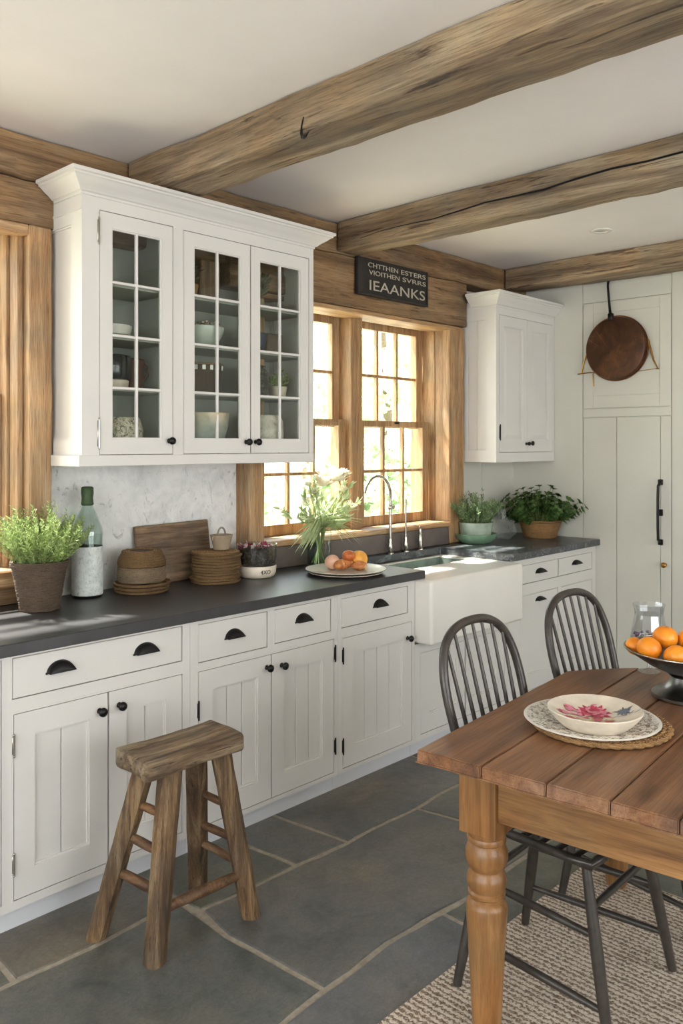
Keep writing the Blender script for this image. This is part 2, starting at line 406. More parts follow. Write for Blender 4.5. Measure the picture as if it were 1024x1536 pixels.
M['cork'] = plain('green_wax', srgb(54,74,40), 0.6, var=0.2, bump=0.5)
M['pot'] = weave('woven_pot', srgb(104,84,66), srgb(140,118,96), (160,160,420), 0.85, 1.0)
M['wick'] = weave('brown_wicker', srgb(128,92,54), srgb(214,174,118), (240,240,700), 0.7, 1.0)
M['wickl'] = weave('pale_wicker', srgb(158,132,100), srgb(212,190,156), (240,240,700), 0.7, 0.9)
M['straw'] = weave('straw_basket', srgb(168,122,70), srgb(206,164,110), (180,180,500), 0.7, 0.7)
M['herb'] = leafmat('herb_leaf', srgb(112,136,72), srgb(178,194,128))
M['herb2'] = leafmat('grey_green_leaf', srgb(78,106,66), srgb(150,172,124))
M['parsley'] = leafmat('dark_green_leaf', srgb(36,66,26), srgb(84,118,52), 0.3)
M['stem'] = plain('stem', srgb(122,138,78), 0.7)
M['frond'] = leafmat('pale_frond', srgb(176,194,140), srgb(224,230,194), 0.55)
M['petal'] = leafmat('cream_petal', srgb(240,232,206), srgb(250,246,230), 0.45)
M['dried'] = leafmat('dried_plant', srgb(54,56,40), srgb(96,88,60), 0.2)
M['tree'] = leafmat('tree_leaf', srgb(168,186,146), srgb(206,216,184), 0.5, 2)
M['lawn'] = plain('lawn_grass', srgb(196,204,176), 0.9, var=0.1, scale=2)
M['path'] = plain('pale_gravel', srgb(214,206,190), 0.9, var=0.1, scale=6)
M['bark'] = plain('bark', srgb(120,100,80), 0.9, var=0.2)
t = NT('orange_peel'); v = t.coord(); t.base(t.ramp(t.noise(v, 18, 3), [(0.3, srgb(222,116,14)), (0.7, srgb(240,152,34))])); t.set(Roughness=0.4); t.bump(t.noise(v, 320, 2), 0.25, 0.001); M['orange'] = t.m
t = NT('jute_rug'); v = t.coord(); w = t.n('TexWave', wave_type='BANDS', bands_direction='X'); w.inputs['Scale'].default_value = 16; w.inputs['Distortion'].default_value = 5.0; w.inputs['Detail'].default_value = 3; w.inputs['Detail Scale'].default_value = 6; t.l(v, w.inputs['Vector'])
n = t.noise(v, 190, 3, 0.8); n2 = t.noise(v, 85, 3, 0.8); m = t.mix(0.6, w.outputs['Fac'], n); m = t.mix(0.35, m, n2)
t.base(t.ramp(m, [(0.36, srgb(116,96,78)), (0.46, srgb(172,154,134)), (0.58, srgb(214,200,182))])); t.set(Roughness=0.95); t.bump(m, 1.0, 0.008); M['rug'] = t.m

# =================================================================== THE ROOM
YW = 3.15; XR = 5.10; ZC = 2.70; YB = 3.05
bm = B(); grid_holes(bm, -1.9, 1.575, 0, ZC, [(0.55, 1.495, 1.0, 2.40)], YW, YW+0.22)
grid_holes(bm, 1.575, XR+0.2, 0, ZC, [(2.64, 4.335, 1.02, 2.30)], YW, YW+0.22); struct('wall_back', bm, M['plaster'])
# painted boards of the back wall right of the sink
bm = B()
for x0, x1 in ((4.345,4.70),(4.705,5.10)): box(bm, x0, x1, YW-0.006, YW+0.02, 0.91, 1.44, 0.001)
struct('trim_9', bm, M['wallpaint'])
# right wall with panelling
bm = B()
def rwall(bm, ya, yb, za, zb, d0, d1, bev=0.0015): box(bm, XR-d1, XR-d0, ya, yb, za, zb, bev)
box(bm, XR, XR+0.2, -2.6, YW+0.22, 0, ZC)
struct('wall_right', bm, M['wallpaint'])
bm = B()   # board casing round the door and the panel above it
rwall(bm, 2.615, 3.15, 0.0, 2.70, 0, 0.012)
rwall(bm, 2.028, 2.612, 1.704, 1.758, 0, 0.012); rwall(bm, -2.6, 2.024, 0, 2.70, 0, 0.012)
rwall(bm, 2.028, 2.612, 2.452, 2.70, 0, 0.012)
struct('trim_1', bm, M['wallpaint'])
bm = B()   # framed panel over the door
rwall(bm, 2.030, 2.610, 1.762, 2.448, 0, 0.006)
for a in ((2.030,2.100,1.762,2.448),(2.540,2.610,1.762,2.448),(2.1002,2.5398,1.762,1.842),(2.1002,2.5398,2.378,2.448)): rwall(bm, *a, 0.0062, 0.012)
struct('trim_2', bm, M['wallpaint'])
bm = B()
for a, b in ((2.030,2.095),(2.098,2.378),(2.382,2.610)): rwall(bm, a, b, 0.012, 1.700, 0.0, 0.010, 0.002)
d1 = struct('door_1', bm, M['wallpaint'])
bm = B(); hx = XR-0.012
box(bm, hx-0.012, hx, 2.078, 2.108, 1.275, 1.31, 0.003); box(bm, hx-0.012, hx, 2.078, 2.108, 0.905, 0.94, 0.003); box(bm, hx-0.014, hx, 2.078, 2.108, 1.085, 1.125, 0.003)
tube(bm, [(hx-0.008,2.093,1.29),(hx-0.04,2.093,1.27),(hx-0.045,2.093,1.19),(hx-0.045,2.093,1.105),(hx-0.045,2.093,1.02),(hx-0.04,2.093,0.94),(hx-0.008,2.093,0.922)], 0.009, 8)
obj('door_handle', bm, M['black'], d1, smooth=40)
bm = B(); lathe(bm, [(0,0),(0.011,0.0),(0.008,0.012),(0.016,0.02),(0.017,0.03),(0.010,0.038),(0,0.04)], 16, (XR-0.01, 2.066, 0.785), Matrix.Rotation(-pi/2, 4, 'Y'))
obj('door_knob', bm, M['brass'], d1, smooth=40)
# rear and side walls behind the camera, big unseen windows added to let light in
bm = B(); grid_holes(bm, -1.9, XR+0.2, 0, ZC, [(-0.4,1.5,0.5,2.4),(1.9,3.8,0.5,2.4)], -2.8, -2.6); struct('wall_front', bm, M['wallpaint'])
bm = B(); grid_holes(bm, -2.6, YW, 0, ZC, [(-1.2,0.45,0.5,2.4),(0.75,2.4,0.5,2.4)], 0, 0.2)
bmesh.ops.transform(bm, matrix=Matrix.Translation((-1.9,0,0)) @ Matrix.Rotation(pi/2, 4, 'Z'), verts=bm.verts); struct('wall_left', bm, M['wallpaint'])
bm = B(); box(bm, -2.1, XR+0.2, -2.8, YW+0.22, ZC, ZC+0.12); struct('ceiling', bm, M['ceil'])
# flagstone floor
bm = B(); box(bm, -2.1, XR+0.2, -2.8, YW+0.22, -0.06, -0.004, mi=1)
def slab(bm, pts, gap=0.010):
    cx = sum(p[0] for p in pts)/len(pts); cy = sum(p[1] for p in pts)/len(pts); ring = []
    n = len(pts)
    ins = []
    for i in range(n):
        p0, p1, p2 = Vector(pts[i-1]), Vector(pts[i]), Vector(pts[(i+1)%n])
        a = (p1-p0).normalized(); b = (p2-p1).normalized(); na = Vector((-a.y, a.x)); nb = Vector((-b.y, b.x))
        m = (na+nb).normalized(); k = gap/max(0.4, m.dot(na)); ins.append(p1 + m*k)
    for i in range(n):
        a, b = ins[i], ins[(i+1)%n]; L = (b-a).length; k = max(2, int(L/0.05))
        for j in range(k):
            p = a.lerp(b, j/k); q = noise.noise_vector(Vector((p.x*5, p.y*5, 3.1)))*0.010 + noise.noise_vector(Vector((p.x*22, p.y*22, 1.1)))*0.004
            ring.append((p.x+q.x, p.y+q.y))
    top = [bm.verts.new((x, y, 0.0)) for x, y in ring]
    out = [bm.verts.new((x+(x-cx)*0.0 , y, -0.003)) for x, y in ring]; 
    for v, (x, y) in zip(top, ring):
        d = Vector((cx-x, cy-y)).normalized()*0.004; v.co.x += d.x; v.co.y += d.y
    bot = [bm.verts.new((x, y, -0.012)) for x, y in ring]; N = len(ring)
    bm.faces.new(top)
    for A, C in ((top, out), (out, bot)):
        for i in range(N): bm.faces.new((A[i], A[(i+1)%N], C[(i+1)%N], C[i]))
slabs = [
 [(0.45,2.29),(1.085,2.293),(1.085,2.60),(0.45,2.60)], [(1.085,2.293),(1.30,2.29),(1.52,2.287),(1.646,2.30),(1.65,2.60),(1.085,2.60)],
 [(1.646,2.30),(1.66,2.20),(1.913,2.19),(2.08,2.19),(2.055,2.40),(2.05,2.60),(1.65,2.60)], [(2.08,2.19),(2.336,2.172),(2.31,2.43),(2.30,2.60),(2.05,2.60),(2.055,2.40)],
 [(2.336,2.172),(2.70,2.170),(3.0,2.179),(3.20,2.185),(3.20,2.60),(2.30,2.60),(2.31,2.43)], [(3.20,2.185),(4.1,2.18),(4.1,2.60),(3.20,2.60)], [(4.1,2.18),(5.09,2.2),(5.09,2.60),(4.1,2.60)],
 [(0.30,1.63),(1.05,1.62),(1.475,1.621),(1.654,1.635),(1.635,2.03),(1.646,2.30),(1.52,2.287),(1.085,2.293),(0.30,2.29)],
 [(1.654,1.635),(2.003,1.638),(2.327,1.616),(2.81,1.62),(2.79,1.90),(2.755,2.17),(2.336,2.172),(2.08,2.19),(1.66,2.20),(1.635,2.03)],
 [(2.81,1.62),(3.6,1.63),(3.62,2.18),(3.2,2.185),(2.755,2.17),(2.79,1.90)], [(3.6,1.63),(4.5,1.60),(4.5,2.18),(3.62,2.18)], [(4.5,1.60),(5.09,1.6),(5.09,2.2),(4.5,2.18)],
 [(0.9,1.0),(2.16,0.98),(2.185,1.30),(2.19,1.617),(2.003,1.638),(1.654,1.635),(1.475,1.621),(0.9,1.62)],
 [(2.16,0.98),(3.1,1.0),(3.12,1.62),(2.327,1.616),(2.19,1.617),(2.185,1.30)], [(3.1,1.0),(4.1,1.0),(4.1,1.62),(3.12,1.62)], [(4.1,1.0),(5.09,1.0),(5.09,1.6),(4.1,1.6)],
 [(-0.3,1.0),(0.9,1.0),(0.9,1.62),(-0.3,1.62)]]
for s_ in slabs: slab(bm, s_)
y = 1.0; k = 0
while y > -2.6:
    h = [0.5, 0.75, 0.6][k % 3]; x = -1.9
    while x < XR:
        w = random.uniform(0.6, 1.2); x1 = min(x+w, XR)
        if x1-x > 0.12: slab(bm, [(x, max(y-h,-2.6)), (x1, max(y-h,-2.6)), (x1, y), (x, y)])
        x = x1
    y -= h; k += 1
bmesh.ops.triangulate(bm, faces=[f for f in bm.faces if len(f.verts) > 6])
struct('floor', bm, [M['slate'], M['grout']])
# ------------------------------------------------------------------ ceiling beams
def timber(name, x0,x1,y0,y1,z0,z1, mat, axis, label, cat='beam', bev=0.012, amp=0.009):
    bm = B(); box(bm, x0,x1,y0,y1,z0,z1, bev, 2); cut_len(bm, axis, 0.06)
    lo = min(v.co[axis] for v in bm.verts)+0.001; hi = max(v.co[axis] for v in bm.verts)-0.001
    for v in bm.verts:
        n = noise.noise_vector(v.co*3.0)*amp + noise.noise_vector(v.co*11.0)*amp*0.5; n[axis] = 0
        if v.co.z > ZC-0.02: n.z = min(n.z, 0) 
        v.co += n
        v.co.z = min(v.co.z, ZC-0.0005)
    return tag(obj(name, bm, mat, smooth=35), label, cat)
b1 = timber('ceiling_beam', 1.912, 2.108, -2.58, 3.025, 2.548, ZC, M['beam'], 1, 'largest rough timber ceiling beam, nearest, running over the glass-doored cabinet')
b2 = timber('ceiling_beam', 3.165, 3.335, -2.58, 3.025, 2.542, ZC, M['beam'], 1, 'middle timber ceiling beam with a long black crack, ending left of the sign')
b3 = timber('ceiling_beam', 4.79, 5.005, -2.58, 3.025, 2.562, ZC, M['beam'], 1, 'farthest timber ceiling beam beside the right wall above the hanging copper pan')
bm = B(); pts = [(3.159, 0.3+i*0.15, 2.655-0.028*i*0.15+0.006*sin(i*1.7)) for i in range(18)]
tube(bm, pts, [0.0005+0.006*sin(pi*(i+1.5)/20) for i in range(18)], 6, flat=(1,1,0.7)); o = obj('crack', bm, M['black'], b2, smooth=60); o['label'] = 'long dark crack'
timber('wall_beam', -1.88, 5.09, 3.03, 3.17, 2.535, ZC, M['beamx'], 0, 'upper wall timber under the ceiling along the window wall')
timber('wall_beam', -1.88, 2.45, YB, 3.20, 2.365, 2.532, M['beamx'], 0, 'lower wall timber above the left window beside the glass-doored cabinet')
timber('wall_beam', 2.452, 4.362, YB-0.02, 3.20, 2.262, 2.532, M['beamx'], 0, 'wide lintel timber over the sink window carrying the black sign', bev=0.006)
# iron hook in the near beam
bm = B(); tube(bm, [(1.905,1.97,2.60),(1.898,1.972,2.57),(1.90,1.975,2.545),(1.893,1.962,2.53),(1.886,1.94,2.525),(1.884,1.925,2.535)], [0.002,0.003,0.005,0.006,0.004,0.002], 6)
ell(bm, (1.892,1.955,2.528), (0.005,0.016,0.007), 2)
tag(obj('iron_hook', bm, M['black'], smooth=60), 'small dark iron hook on the side of the nearest ceiling beam', 'hook')
# recessed lamp
c0 = thing('recessed_ceiling_light', 'round white recessed light in the ceiling between the two far beams', 'ceiling light', (4.30,2.10,ZC))
bm = B(); lathe(bm, [(0.034,-0.001),(0.036,-0.006),(0.058,-0.006),(0.060,-0.001)], 32, cap=False); obj('trim_ring', bm, M['white'], c0, smooth=30)
bm = B(); lathe(bm, [(0,-0.0015),(0.034,-0.0015)], 24, cap=False); obj('lamp_lens', bm, plain('lens', srgb(170,166,158), 0.3), c0)
# =================================================================== WINDOWS
def sash(bm, x0, x1, z0, z1, y, cols=3, rows=2, st=0.058, rail_b=0.055, rail_t=0.04, mt=0.018, th=0.035):
    grid_holes(bm, x0, x1, z0, z1, [(x0+st, x1-st, z0+rail_b, z1-rail_t)], y-th/2, y+th/2)
    gx0, gx1, gz0, gz1 = x0+st, x1-st, z0+rail_b, z1-rail_t
    for i in range(1, cols):
        x = gx0+(gx1-gx0)*i/cols; box(bm, x-mt/2, x+mt/2, y-0.014, y+0.014, gz0-0.002, gz1+0.002, 0.003)
    for i in range(1, rows):
        z = gz0+(gz1-gz0)*i/rows; box(bm, gx0-0.002, gx1+0.002, y-0.0145, y+0.0135, z-mt/2, z+mt/2, 0.003)
    return gx0, gx1, gz0, gz1
def pane(parent, g, y, name='pane'):
    bm = B(); box(bm, g[0]-0.003, g[1]+0.003, y-0.0015, y+0.0015, g[2]-0.003, g[3]+0.003); obj(name, bm, M['glass'], parent)
w1 = bpy.data.objects.new('window_1', None); COL.objects.link(w1); w1['kind'] = 'structure'
w2 = bpy.data.objects.new('window_2', None); COL.objects.link(w2); w2['kind'] = 'structure'
def unit(W_, x0, x1, zs, zm, zt, st):
    bm = B(); g = sash(bm, x0, x1, zm-0.02, zt, 3.275, st=st, rail_b=0.035, rail_t=0.045); u = obj('upper_sash', bm, M['winz'], W_); pane(u, g, 3.275)
    bm = B(); g = sash(bm, x0, x1, zs, zm+0.02, 3.225, st=st, rail_t=0.035); l = obj('lower_sash', bm, M['winz'], W_); pane(l, g, 3.225)
    return l
l = unit(w2, 3.53, 4.195, 1.052, 1.645, 2.25, 0.058)
bm = B(); box(bm, 3.86,3.90,3.200,3.2075,1.648,1.662,0.002); obj('sash_lock', bm, M['black'], l)
unit(w2, 2.755, 3.43, 1.052, 1.645, 2.25, 0.055)
bm = B(); box(bm, 3.432, 3.528, 3.165, 3.33, 1.045, 2.262, 0.004); obj('mullion', bm, M['winz'], w2)
def rough_post(name, x0,x1,y0,y1,z0,z1, parent, mat=None):
    bm = B(); box(bm, x0,x1,y0,y1,z0,z1, 0.006, 1); cut_len(bm, 2, 0.05)
    for v in bm.verts:
        n = noise.noise_vector(v.co*6)*0.004; n.z = 0; v.co += n
    return obj(name, bm, mat or M['winz'], parent, smooth=35)
rough_post('jamb', 4.20, 4.355, YB-0.005, 3.16, 0.912, 2.260, w2)
rough_post('jamb', 4.205, 4.33, 3.165, 3.36, 1.04, 2.30, w2)
rough_post('jamb', 2.592, 2.690, YB, 3.16, 0.945, 2.262, w2)
rough_post('jamb', 2.66, 2.752, 3.165, 3.36, 1.04, 2.30, w2)
bm = B(); box(bm, 2.69, 4.21, 3.20, 3.36, 2.255, 2.30, 0.002); box(bm, 2.60, 4.30, 3.04, 3.21, 2.236, 2.2605, 0.003); obj('head', bm, M['winx'], w2)
bm = B(); box(bm, 2.605, 4.19, YB-0.02, 3.36, 1.022, 1.050, 0.004); obj('window_stool', bm, M['winx'], w2)
bm = B(); box(bm, 2.592, 4.185, YB-0.008, YW+0.004, 0.912, 1.020, 0.003); s_ = struct('trim_3', bm, M['upstand'])
# left window
unit(w1, 0.60, 1.455, 1.052, 1.70, 2.34, 0.05)
bm = B(); box(bm, 1.458, 1.50, 3.17, 3.36, 1.04, 2.40, 0.003); obj('jamb', bm, M['winz'], w1)
bm = B(); box(bm, 1.470, 1.494, 3.10, 3.165, 1.045, 2.36, 0.003); obj('stop_bead', bm, M['winz'], w1)
rough_post('jamb', 1.496, 1.588, YB, 3.16, 0.912, 2.366, w1)
rough_post('jamb', 0.45, 0.548, YB, 3.16, 0.912, 2.366, w1)
bm = B(); box(bm, 0.55, 1.495, 3.12, 3.36, 2.345, 2.40, 0.002); box(bm, 0.55, 1.495, 3.055, 3.12, 2.325, 2.366, 0.004); obj('head', bm, M['winx'], w1)
bm = B(); box(bm, 0.55, 1.495, 3.06, 3.36, 0.985, 1.048, 0.006); obj('window_stool', bm, M['winx'], w1)
bm = B(); box(bm, 0.55, 1.493, 3.10, 3.149, 0.912, 0.984, 0.004); obj('apron', bm, M['beamx'], w1)
# plain sashes in the added, unseen windows behind the camera
for k, (a, b, y, rot) in enumerate(((-0.4,1.5,-2.7,0),(1.9,3.8,-2.7,0),(-1.2,0.45,0.1,1),(0.75,2.4,0.1,1))):
    bm = B(); g = sash(bm, a, b, 0.5, 2.4, y, 3, 3)
    if rot: bmesh.ops.transform(bm, matrix=Matrix.Translation((-1.9,0,0)) @ Matrix.Rotation(pi/2, 4, 'Z'), verts=bm.verts)
    struct('window_%d' % (k+3), bm, M['sage'])
# =================================================================== CABINETRY
def knob(parent, x, y, z, mat=None, r=0.0155):
    bm = B(); lathe(bm, [(0,0),(0.010,0),(0.0075,0.004),(0.0055,0.012),(0.010,0.017),(r,0.022),(r*0.95,0.029),(r*0.5,0.034),(0,0.035)], 20, (x,y,z), Matrix.Rotation(pi/2,4,'X'))
    return obj('knob', bm, mat or M['black'], parent, world=True, smooth=50)
def cup(parent, x, y, z, w=0.046, h=0.036, d=0.026):
    bm = B(); n, m = 16, 8; V = []
    for s_, k in ((1.0,0),(0.86,1)):
        g = [[bm.verts.new((x + w*s_*cos(pi*i/n), y - d*s_*sin(pi/2*(1-j/m)) , z + h*s_*sin(pi*i/n)*(1 if True else 1)*cos(0)*(sin(pi/2*(1)) if True else 1)*1.0 if False else z + h*s_*sin(pi*i/n)*cos(pi/2*(1-j/m)) + 0.0)) for j in range(m+1)] for i in range(n+1)]
        V.append(g)
        for i in range(n):
            for j in range(m):
                try: bm.faces.new((g[i][j], g[i+1][j], g[i+1][j+1], g[i][j+1]))
                except Exception: pass
    bmesh.ops.remove_doubles(bm, verts=bm.verts, dist=0.0002)
    # little base flange
    box(bm, x-w-0.004, x+w+0.004, y-0.0025, y, z-0.004, z+0.003, 0.001)
    return obj('cup_pull', bm, M['black'], parent, world=True, smooth=50)
def hinge(parent, x, y, z, mat=None, h=0.055):
    bm = B(); box(bm, x-0.005, x+0.005, y-0.004, y, z-h/2, z+h/2, 0.0015)
    tube(bm, [(x,y-0.006,z-h/2-0.004),(x,y-0.006,z+h/2+0.004)], 0.0035, 8); ell(bm, (x,y-0.006,z+h/2+0.006), (0.004,0.004,0.005), 1); ell(bm, (x,y-0.006,z-h/2-0.006), (0.004,0.004,0.005), 1)
    return obj('hinge', bm, mat or M['black'], parent, world=True, smooth=50)
def beadboard_door(parent, x0, x1, z0, z1, y, boards=3, st=0.068, rt=0.075, rb=0.085, mat=None, beads=True):
    g = 0.0025; x0 += g; x1 -= g; z0 += g; z1 -= g
    bm = B(); grid_holes(bm, x0, x1, z0, z1, [(x0+st, x1-st, z0+rb, z1-rt)], y, y+0.020)
    a, b, c, d = x0+st, x1-st, z0+rb, z1-rt
    # small moulding round the panel and the boards
    grid_holes(bm, a, b, c, d, [(a+0.006, b-0.006, c+0.006, d-0.006)], y+0.005, y+0.012)
    w = (b-a)/boards
    for i in range(boards): box(bm, a+w*i+(0.0012 if i else 0), a+w*(i+1)-(0.0012 if i < boards-1 else 0), y+0.011, y+0.018, c, d, 0.0016 if beads else 0)
    return obj('door', bm, mat or M['cab'], parent, world=True)
def drawer(parent, x0, x1, z0, z1, y, mat=None):
    g = 0.0025; bm = B(); box(bm, x0+g, x1-g, y, y+0.02, z0+g, z1-g, 0.0015)
    return obj('drawer', bm, mat or M['cab'], parent, world=True)
def carcass(parent, x0, x1, z0, z1, y0, y1, openings, mat, plinth=True, zt=None):
    bm = B(); grid_holes(bm, x0, x1, z0, z1, openings, y0, y0+0.022)
    for (a,b,c,d) in openings:     # fine quirk bead round each opening
        grid_holes(bm, a-0.006, b+0.006, c-0.006, d+0.006, [(a,b,c,d)], y0-0.0015, y0+0.0005)
    box(bm, x0, x0+0.018, y0+0.022, y1, z0, z1); box(bm, x1-0.018, x1, y0+0.022, y1, z0, z1)
    box(bm, x0+0.018, x1-0.018, y0+0.022, y1, z0, z0+0.018); box(bm, x0+0.018, x1-0.018, y1-0.01, y1, z0+0.018, z1)
    obj('body', bm, mat, parent, world=True)
    if plinth:
        bm = B(); box(bm, x0, x1, y0+0.030, y0+0.05, 0.0, z0); obj('plinth', bm, M['plinth'], parent, world=True)
YC = 2.52; ZT = 0.868
# unit 1
u1 = thing('base_cabinet', 'white base cabinet behind the wooden stool, one wide drawer over two doors', 'cabinet', (1.50, 2.53, 0))
carcass(u1, 0.62, 1.853, 0.072, ZT, YC, 3.12, [(0.66,1.145,0.10,0.858),(1.178,1.819,0.728,0.858),(1.182,1.819,0.100,0.682)], M['cab'])
d = drawer(u1, 1.178, 1.819, 0.728, 0.858, YC); cup(d, 1.338, YC, 0.788); cup(d, 1.661, YC, 0.789)
d = beadboard_door(u1, 0.66, 1.145, 0.10, 0.858, YC)
d = beadboard_door(u1, 1.182, 1.514, 0.100, 0.682, YC, 2); knob(d, 1.481, YC, 0.624); hinge(d, 1.182, YC, 0.585, M['chrome']); hinge(d, 1.182, YC, 0.215, M['chrome'])
d = beadboard_door(u1, 1.515, 1.819, 0.100, 0.682, YC, 2); knob(d, 1.556, YC, 0.627)
# unit 2
u2 = thing('base_cabinet', 'white base cabinet with two drawers side by side over two doors, middle of the run', 'cabinet', (2.25, 2.53, 0))
carcass(u2, 1.854, 2.644, 0.072, ZT, YC, 3.12, [(1.890,2.234,0.706,0.852),(2.272,2.602,0.712,0.852),(1.890,2.622,0.090,0.675)], M['cab'])
d = drawer(u2, 1.890, 2.234, 0.706, 0.852, YC); cup(d, 2.060, YC, 0.776, 0.042, 0.034)
d = drawer(u2, 2.272, 2.602, 0.712, 0.852, YC); cup(d, 2.432, YC, 0.781, 0.042, 0.034)
d = beadboard_door(u2, 1.890, 2.256, 0.090, 0.675, YC, 3); knob(d, 2.231, YC, 0.625); hinge(d, 1.890, YC, 0.53); hinge(d, 1.890, YC, 0.20)
d = beadboard_door(u2, 2.256, 2.622, 0.090, 0.675, YC, 3); knob(d, 2.312, YC, 0.619); hinge(d, 2.626, YC, 0.61); hinge(d, 2.626, YC, 0.205)
# unit 3
u3 = thing('base_cabinet', 'white base cabinet of a single drawer over a single door just left of the sink', 'cabinet', (2.93, 2.53, 0))
carcass(u3, 2.645, 3.188, 0.072, ZT, YC, 3.12, [(2.668,3.133,0.712,0.844),(2.676,3.165,0.090,0.668)], M['cab'])
d = drawer(u3, 2.668, 3.133, 0.712, 0.844, YC); cup(d, 2.925, YC, 0.775, 0.042, 0.034)
d = beadboard_door(u3, 2.676, 3.165, 0.090, 0.668, YC, 4); knob(d, 3.132, YC, 0.592); hinge(d, 2.676, YC, 0.59); hinge(d, 2.676, YC, 0.19)
# sink cabinet
u4 = thing('sink_cabinet', 'white cabinet under the white apron sink, partly behind the near chair', 'cabinet', (3.6, 2.53, 0))
carcass(u4, 3.189, 4.03, 0.072, 0.548, YC, 3.12, [(3.235,3.61,0.10,0.50),(3.615,3.99,0.10,0.50)], M['cab2'])
beadboard_door(u4, 3.235, 3.61, 0.10, 0.50, YC, 1, beads=False, mat=M['cab2']); beadboard_door(u4, 3.615, 3.99, 0.10, 0.50, YC, 1, beads=False, mat=M['cab2'])
# right unit
u5 = thing('base_cabinet', 'white base cabinet right of the sink, two small drawers over two doors', 'cabinet', (4.6, 2.53, 0))
carcass(u5, 4.031, 5.085, 0.072, ZT, YC, 3.12, [(4.16,4.590,0.720,0.830),(4.595,5.03,0.720,0.830),(4.16,4.585,0.10,0.655),(4.63,5.03,0.10,0.655)], M['cab2'])
d = drawer(u5, 4.16, 4.590, 0.720, 0.830, YC, M['cab2']); cup(d, 4.375, YC, 0.772, 0.05, 0.026)
d = drawer(u5, 4.595, 5.03, 0.720, 0.830, YC, M['cab2']); cup(d, 4.815, YC, 0.775, 0.05, 0.026)
d = beadboard_door(u5, 4.16, 4.585, 0.10, 0.655, YC, 1, beads=False, mat=M['cab2']); cup(d, 4.37, YC, 0.610, 0.045, 0.022)
d = beadboard_door(u5, 4.63, 5.03, 0.10, 0.655, YC, 1, beads=False, mat=M['cab2'])
# worktops
bm = B(); box(bm, 0.62, 3.235, 2.49, YW-0.001, 0.870, 0.910, 0.003); 
tag(obj('countertop', bm, M['soap'], smooth=30), 'long dark soapstone worktop left of the sink', 'countertop')
bm = B(); prism(bm, [(3.236,2.995),(4.035,2.995),(4.035,2.49),(XR-0.014,2.49),(XR-0.014,YW-0.008),(3.236,YW-0.008)], 0.870, 0.910)
bmesh.ops.bevel(bm, geom=bm.edges[:], offset=0.003, segments=1, affect='EDGES')
tag(obj('countertop', bm, M['soapv'], smooth=30), 'short veined grey soapstone worktop in the right corner, wrapping behind the sink', 'countertop')
# farmhouse sink
sk = thing('apron_sink', 'white fireclay apron front sink under the window', 'sink', (3.61, 2.70, 0.555))
bm = B(); zt = 0.869; x0, x1, y0, y1 = 3.192, 4.028, 2.42, 2.992
inner = [(3.25,2.74),(3.97,2.74),(3.97,2.955),(3.25,2.955)]
box(bm, x0, x1, y0, y1, 0.555, zt, 0.018, 5)
top = max(bm.faces, key=lambda f: f.calc_center_median().z*10 + f.calc_area())
o_ = sorted(top.verts, key=lambda v: math.atan2(v.co.y-2.7, v.co.x-3.6)); bmesh.ops.delete(bm, geom=[top], context='FACES_ONLY')
i_ = sorted([bm.verts.new((x,y,zt-0.001)) for x,y in inner], key=lambda v: math.atan2(v.co.y-2.84, v.co.x-3.6))
ib = [bm.verts.new((v.co.x + (0.015 if v.co.x < 3.5 else -0.015), v.co.y + (0.01 if v.co.y < 2.8 else -0.01), 0.66)) for v in i_]
for k in range(4):
    bm.faces.new((o_[k], o_[(k+1)%4], i_[(k+1)%4], i_[k])); bm.faces.new((i_[k], i_[(k+1)%4], ib[(k+1)%4], ib[k]))
bm.faces.new(ib)
for v in bm.verts:     # shallow scoop along the lower front edge, as the apron shows
    if v.co.y < 2.47 and v.co.z < 0.6:
        v.co.z += 0.012*(1-abs((v.co.x-3.61)/0.42)**2)
obj('sink_body', bm, M['fireclay'], sk, world=True, smooth=40)
bm = B(); ins = [(3.262,2.75),(3.958,2.75),(3.958,2.945),(3.262,2.945)]
a = [bm.verts.new((x,y,0.862)) for x,y in inner]; b = [bm.verts.new((x,y,0.862)) for x,y in ins]; c = [bm.verts.new((x,y,0.668)) for x,y in ins]
for k in range(4):
    bm.faces.new((b[k], b[(k+1)%4], c[(k+1)%4], c[k])); bm.faces.new((a[k], a[(k+1)%4], b[(k+1)%4], b[k]))
bm.faces.new(c); bmesh.ops.bevel(bm, geom=[e for e in bm.edges if all(v in c for v in e.verts)], offset=0.02, segments=3, affect='EDGES')
obj('basin_liner', bm, M['basin'], sk, world=True, smooth=40, label='grey-green metal liner of the basin')
# ------------------------------------------------------------------ upper cabinets
def crown(bm, x0, x1, y0, y1, zb, zt, proj, left=True, right=True):
    """moulded cornice: stacked profile swept round three sides"""
    prof = [(0.0,0.0),(0.006,0.0),(0.006,0.12),(0.016,0.16),(0.020,0.22),(0.032,0.34),(0.052,0.50),(0.070,0.68),(0.078,0.72),(0.078,0.80),(0.090,0.84),(0.090,1.0),(0.0,1.0)]
    s = proj/0.090; rows = []
    for p, t in prof:
        q = p*s; z = zb + (zt-zb)*t
        rows.append([bm.verts.new(c) for c in ((x0-(q if left else 0), y1, z),(x0-(q if left else 0), y0-q, z),(x1+(q if right else 0), y0-q, z),(x1+(q if right else 0), y1, z))])
    for a, b in zip(rows, rows[1:]):
        for i in range(3): bm.faces.new((a[i], a[i+1], b[i+1], b[i]))
    bm.faces.new(rows[-1])
uc = thing('glass_door_wall_cabinet', 'large white wall cabinet with three glass-paned doors on the left', 'cabinet', (2.2, 3.15, 1.44))
Y0 = 2.84; X0, X1 = 1.595, 2.812
bm = B(); ops = [(1.668,2.004,1.483,2.416),(2.056,2.782,1.483,2.412)]
grid_holes(bm, X0, X1, 1.47, 2.50, ops, Y0, Y0+0.022)
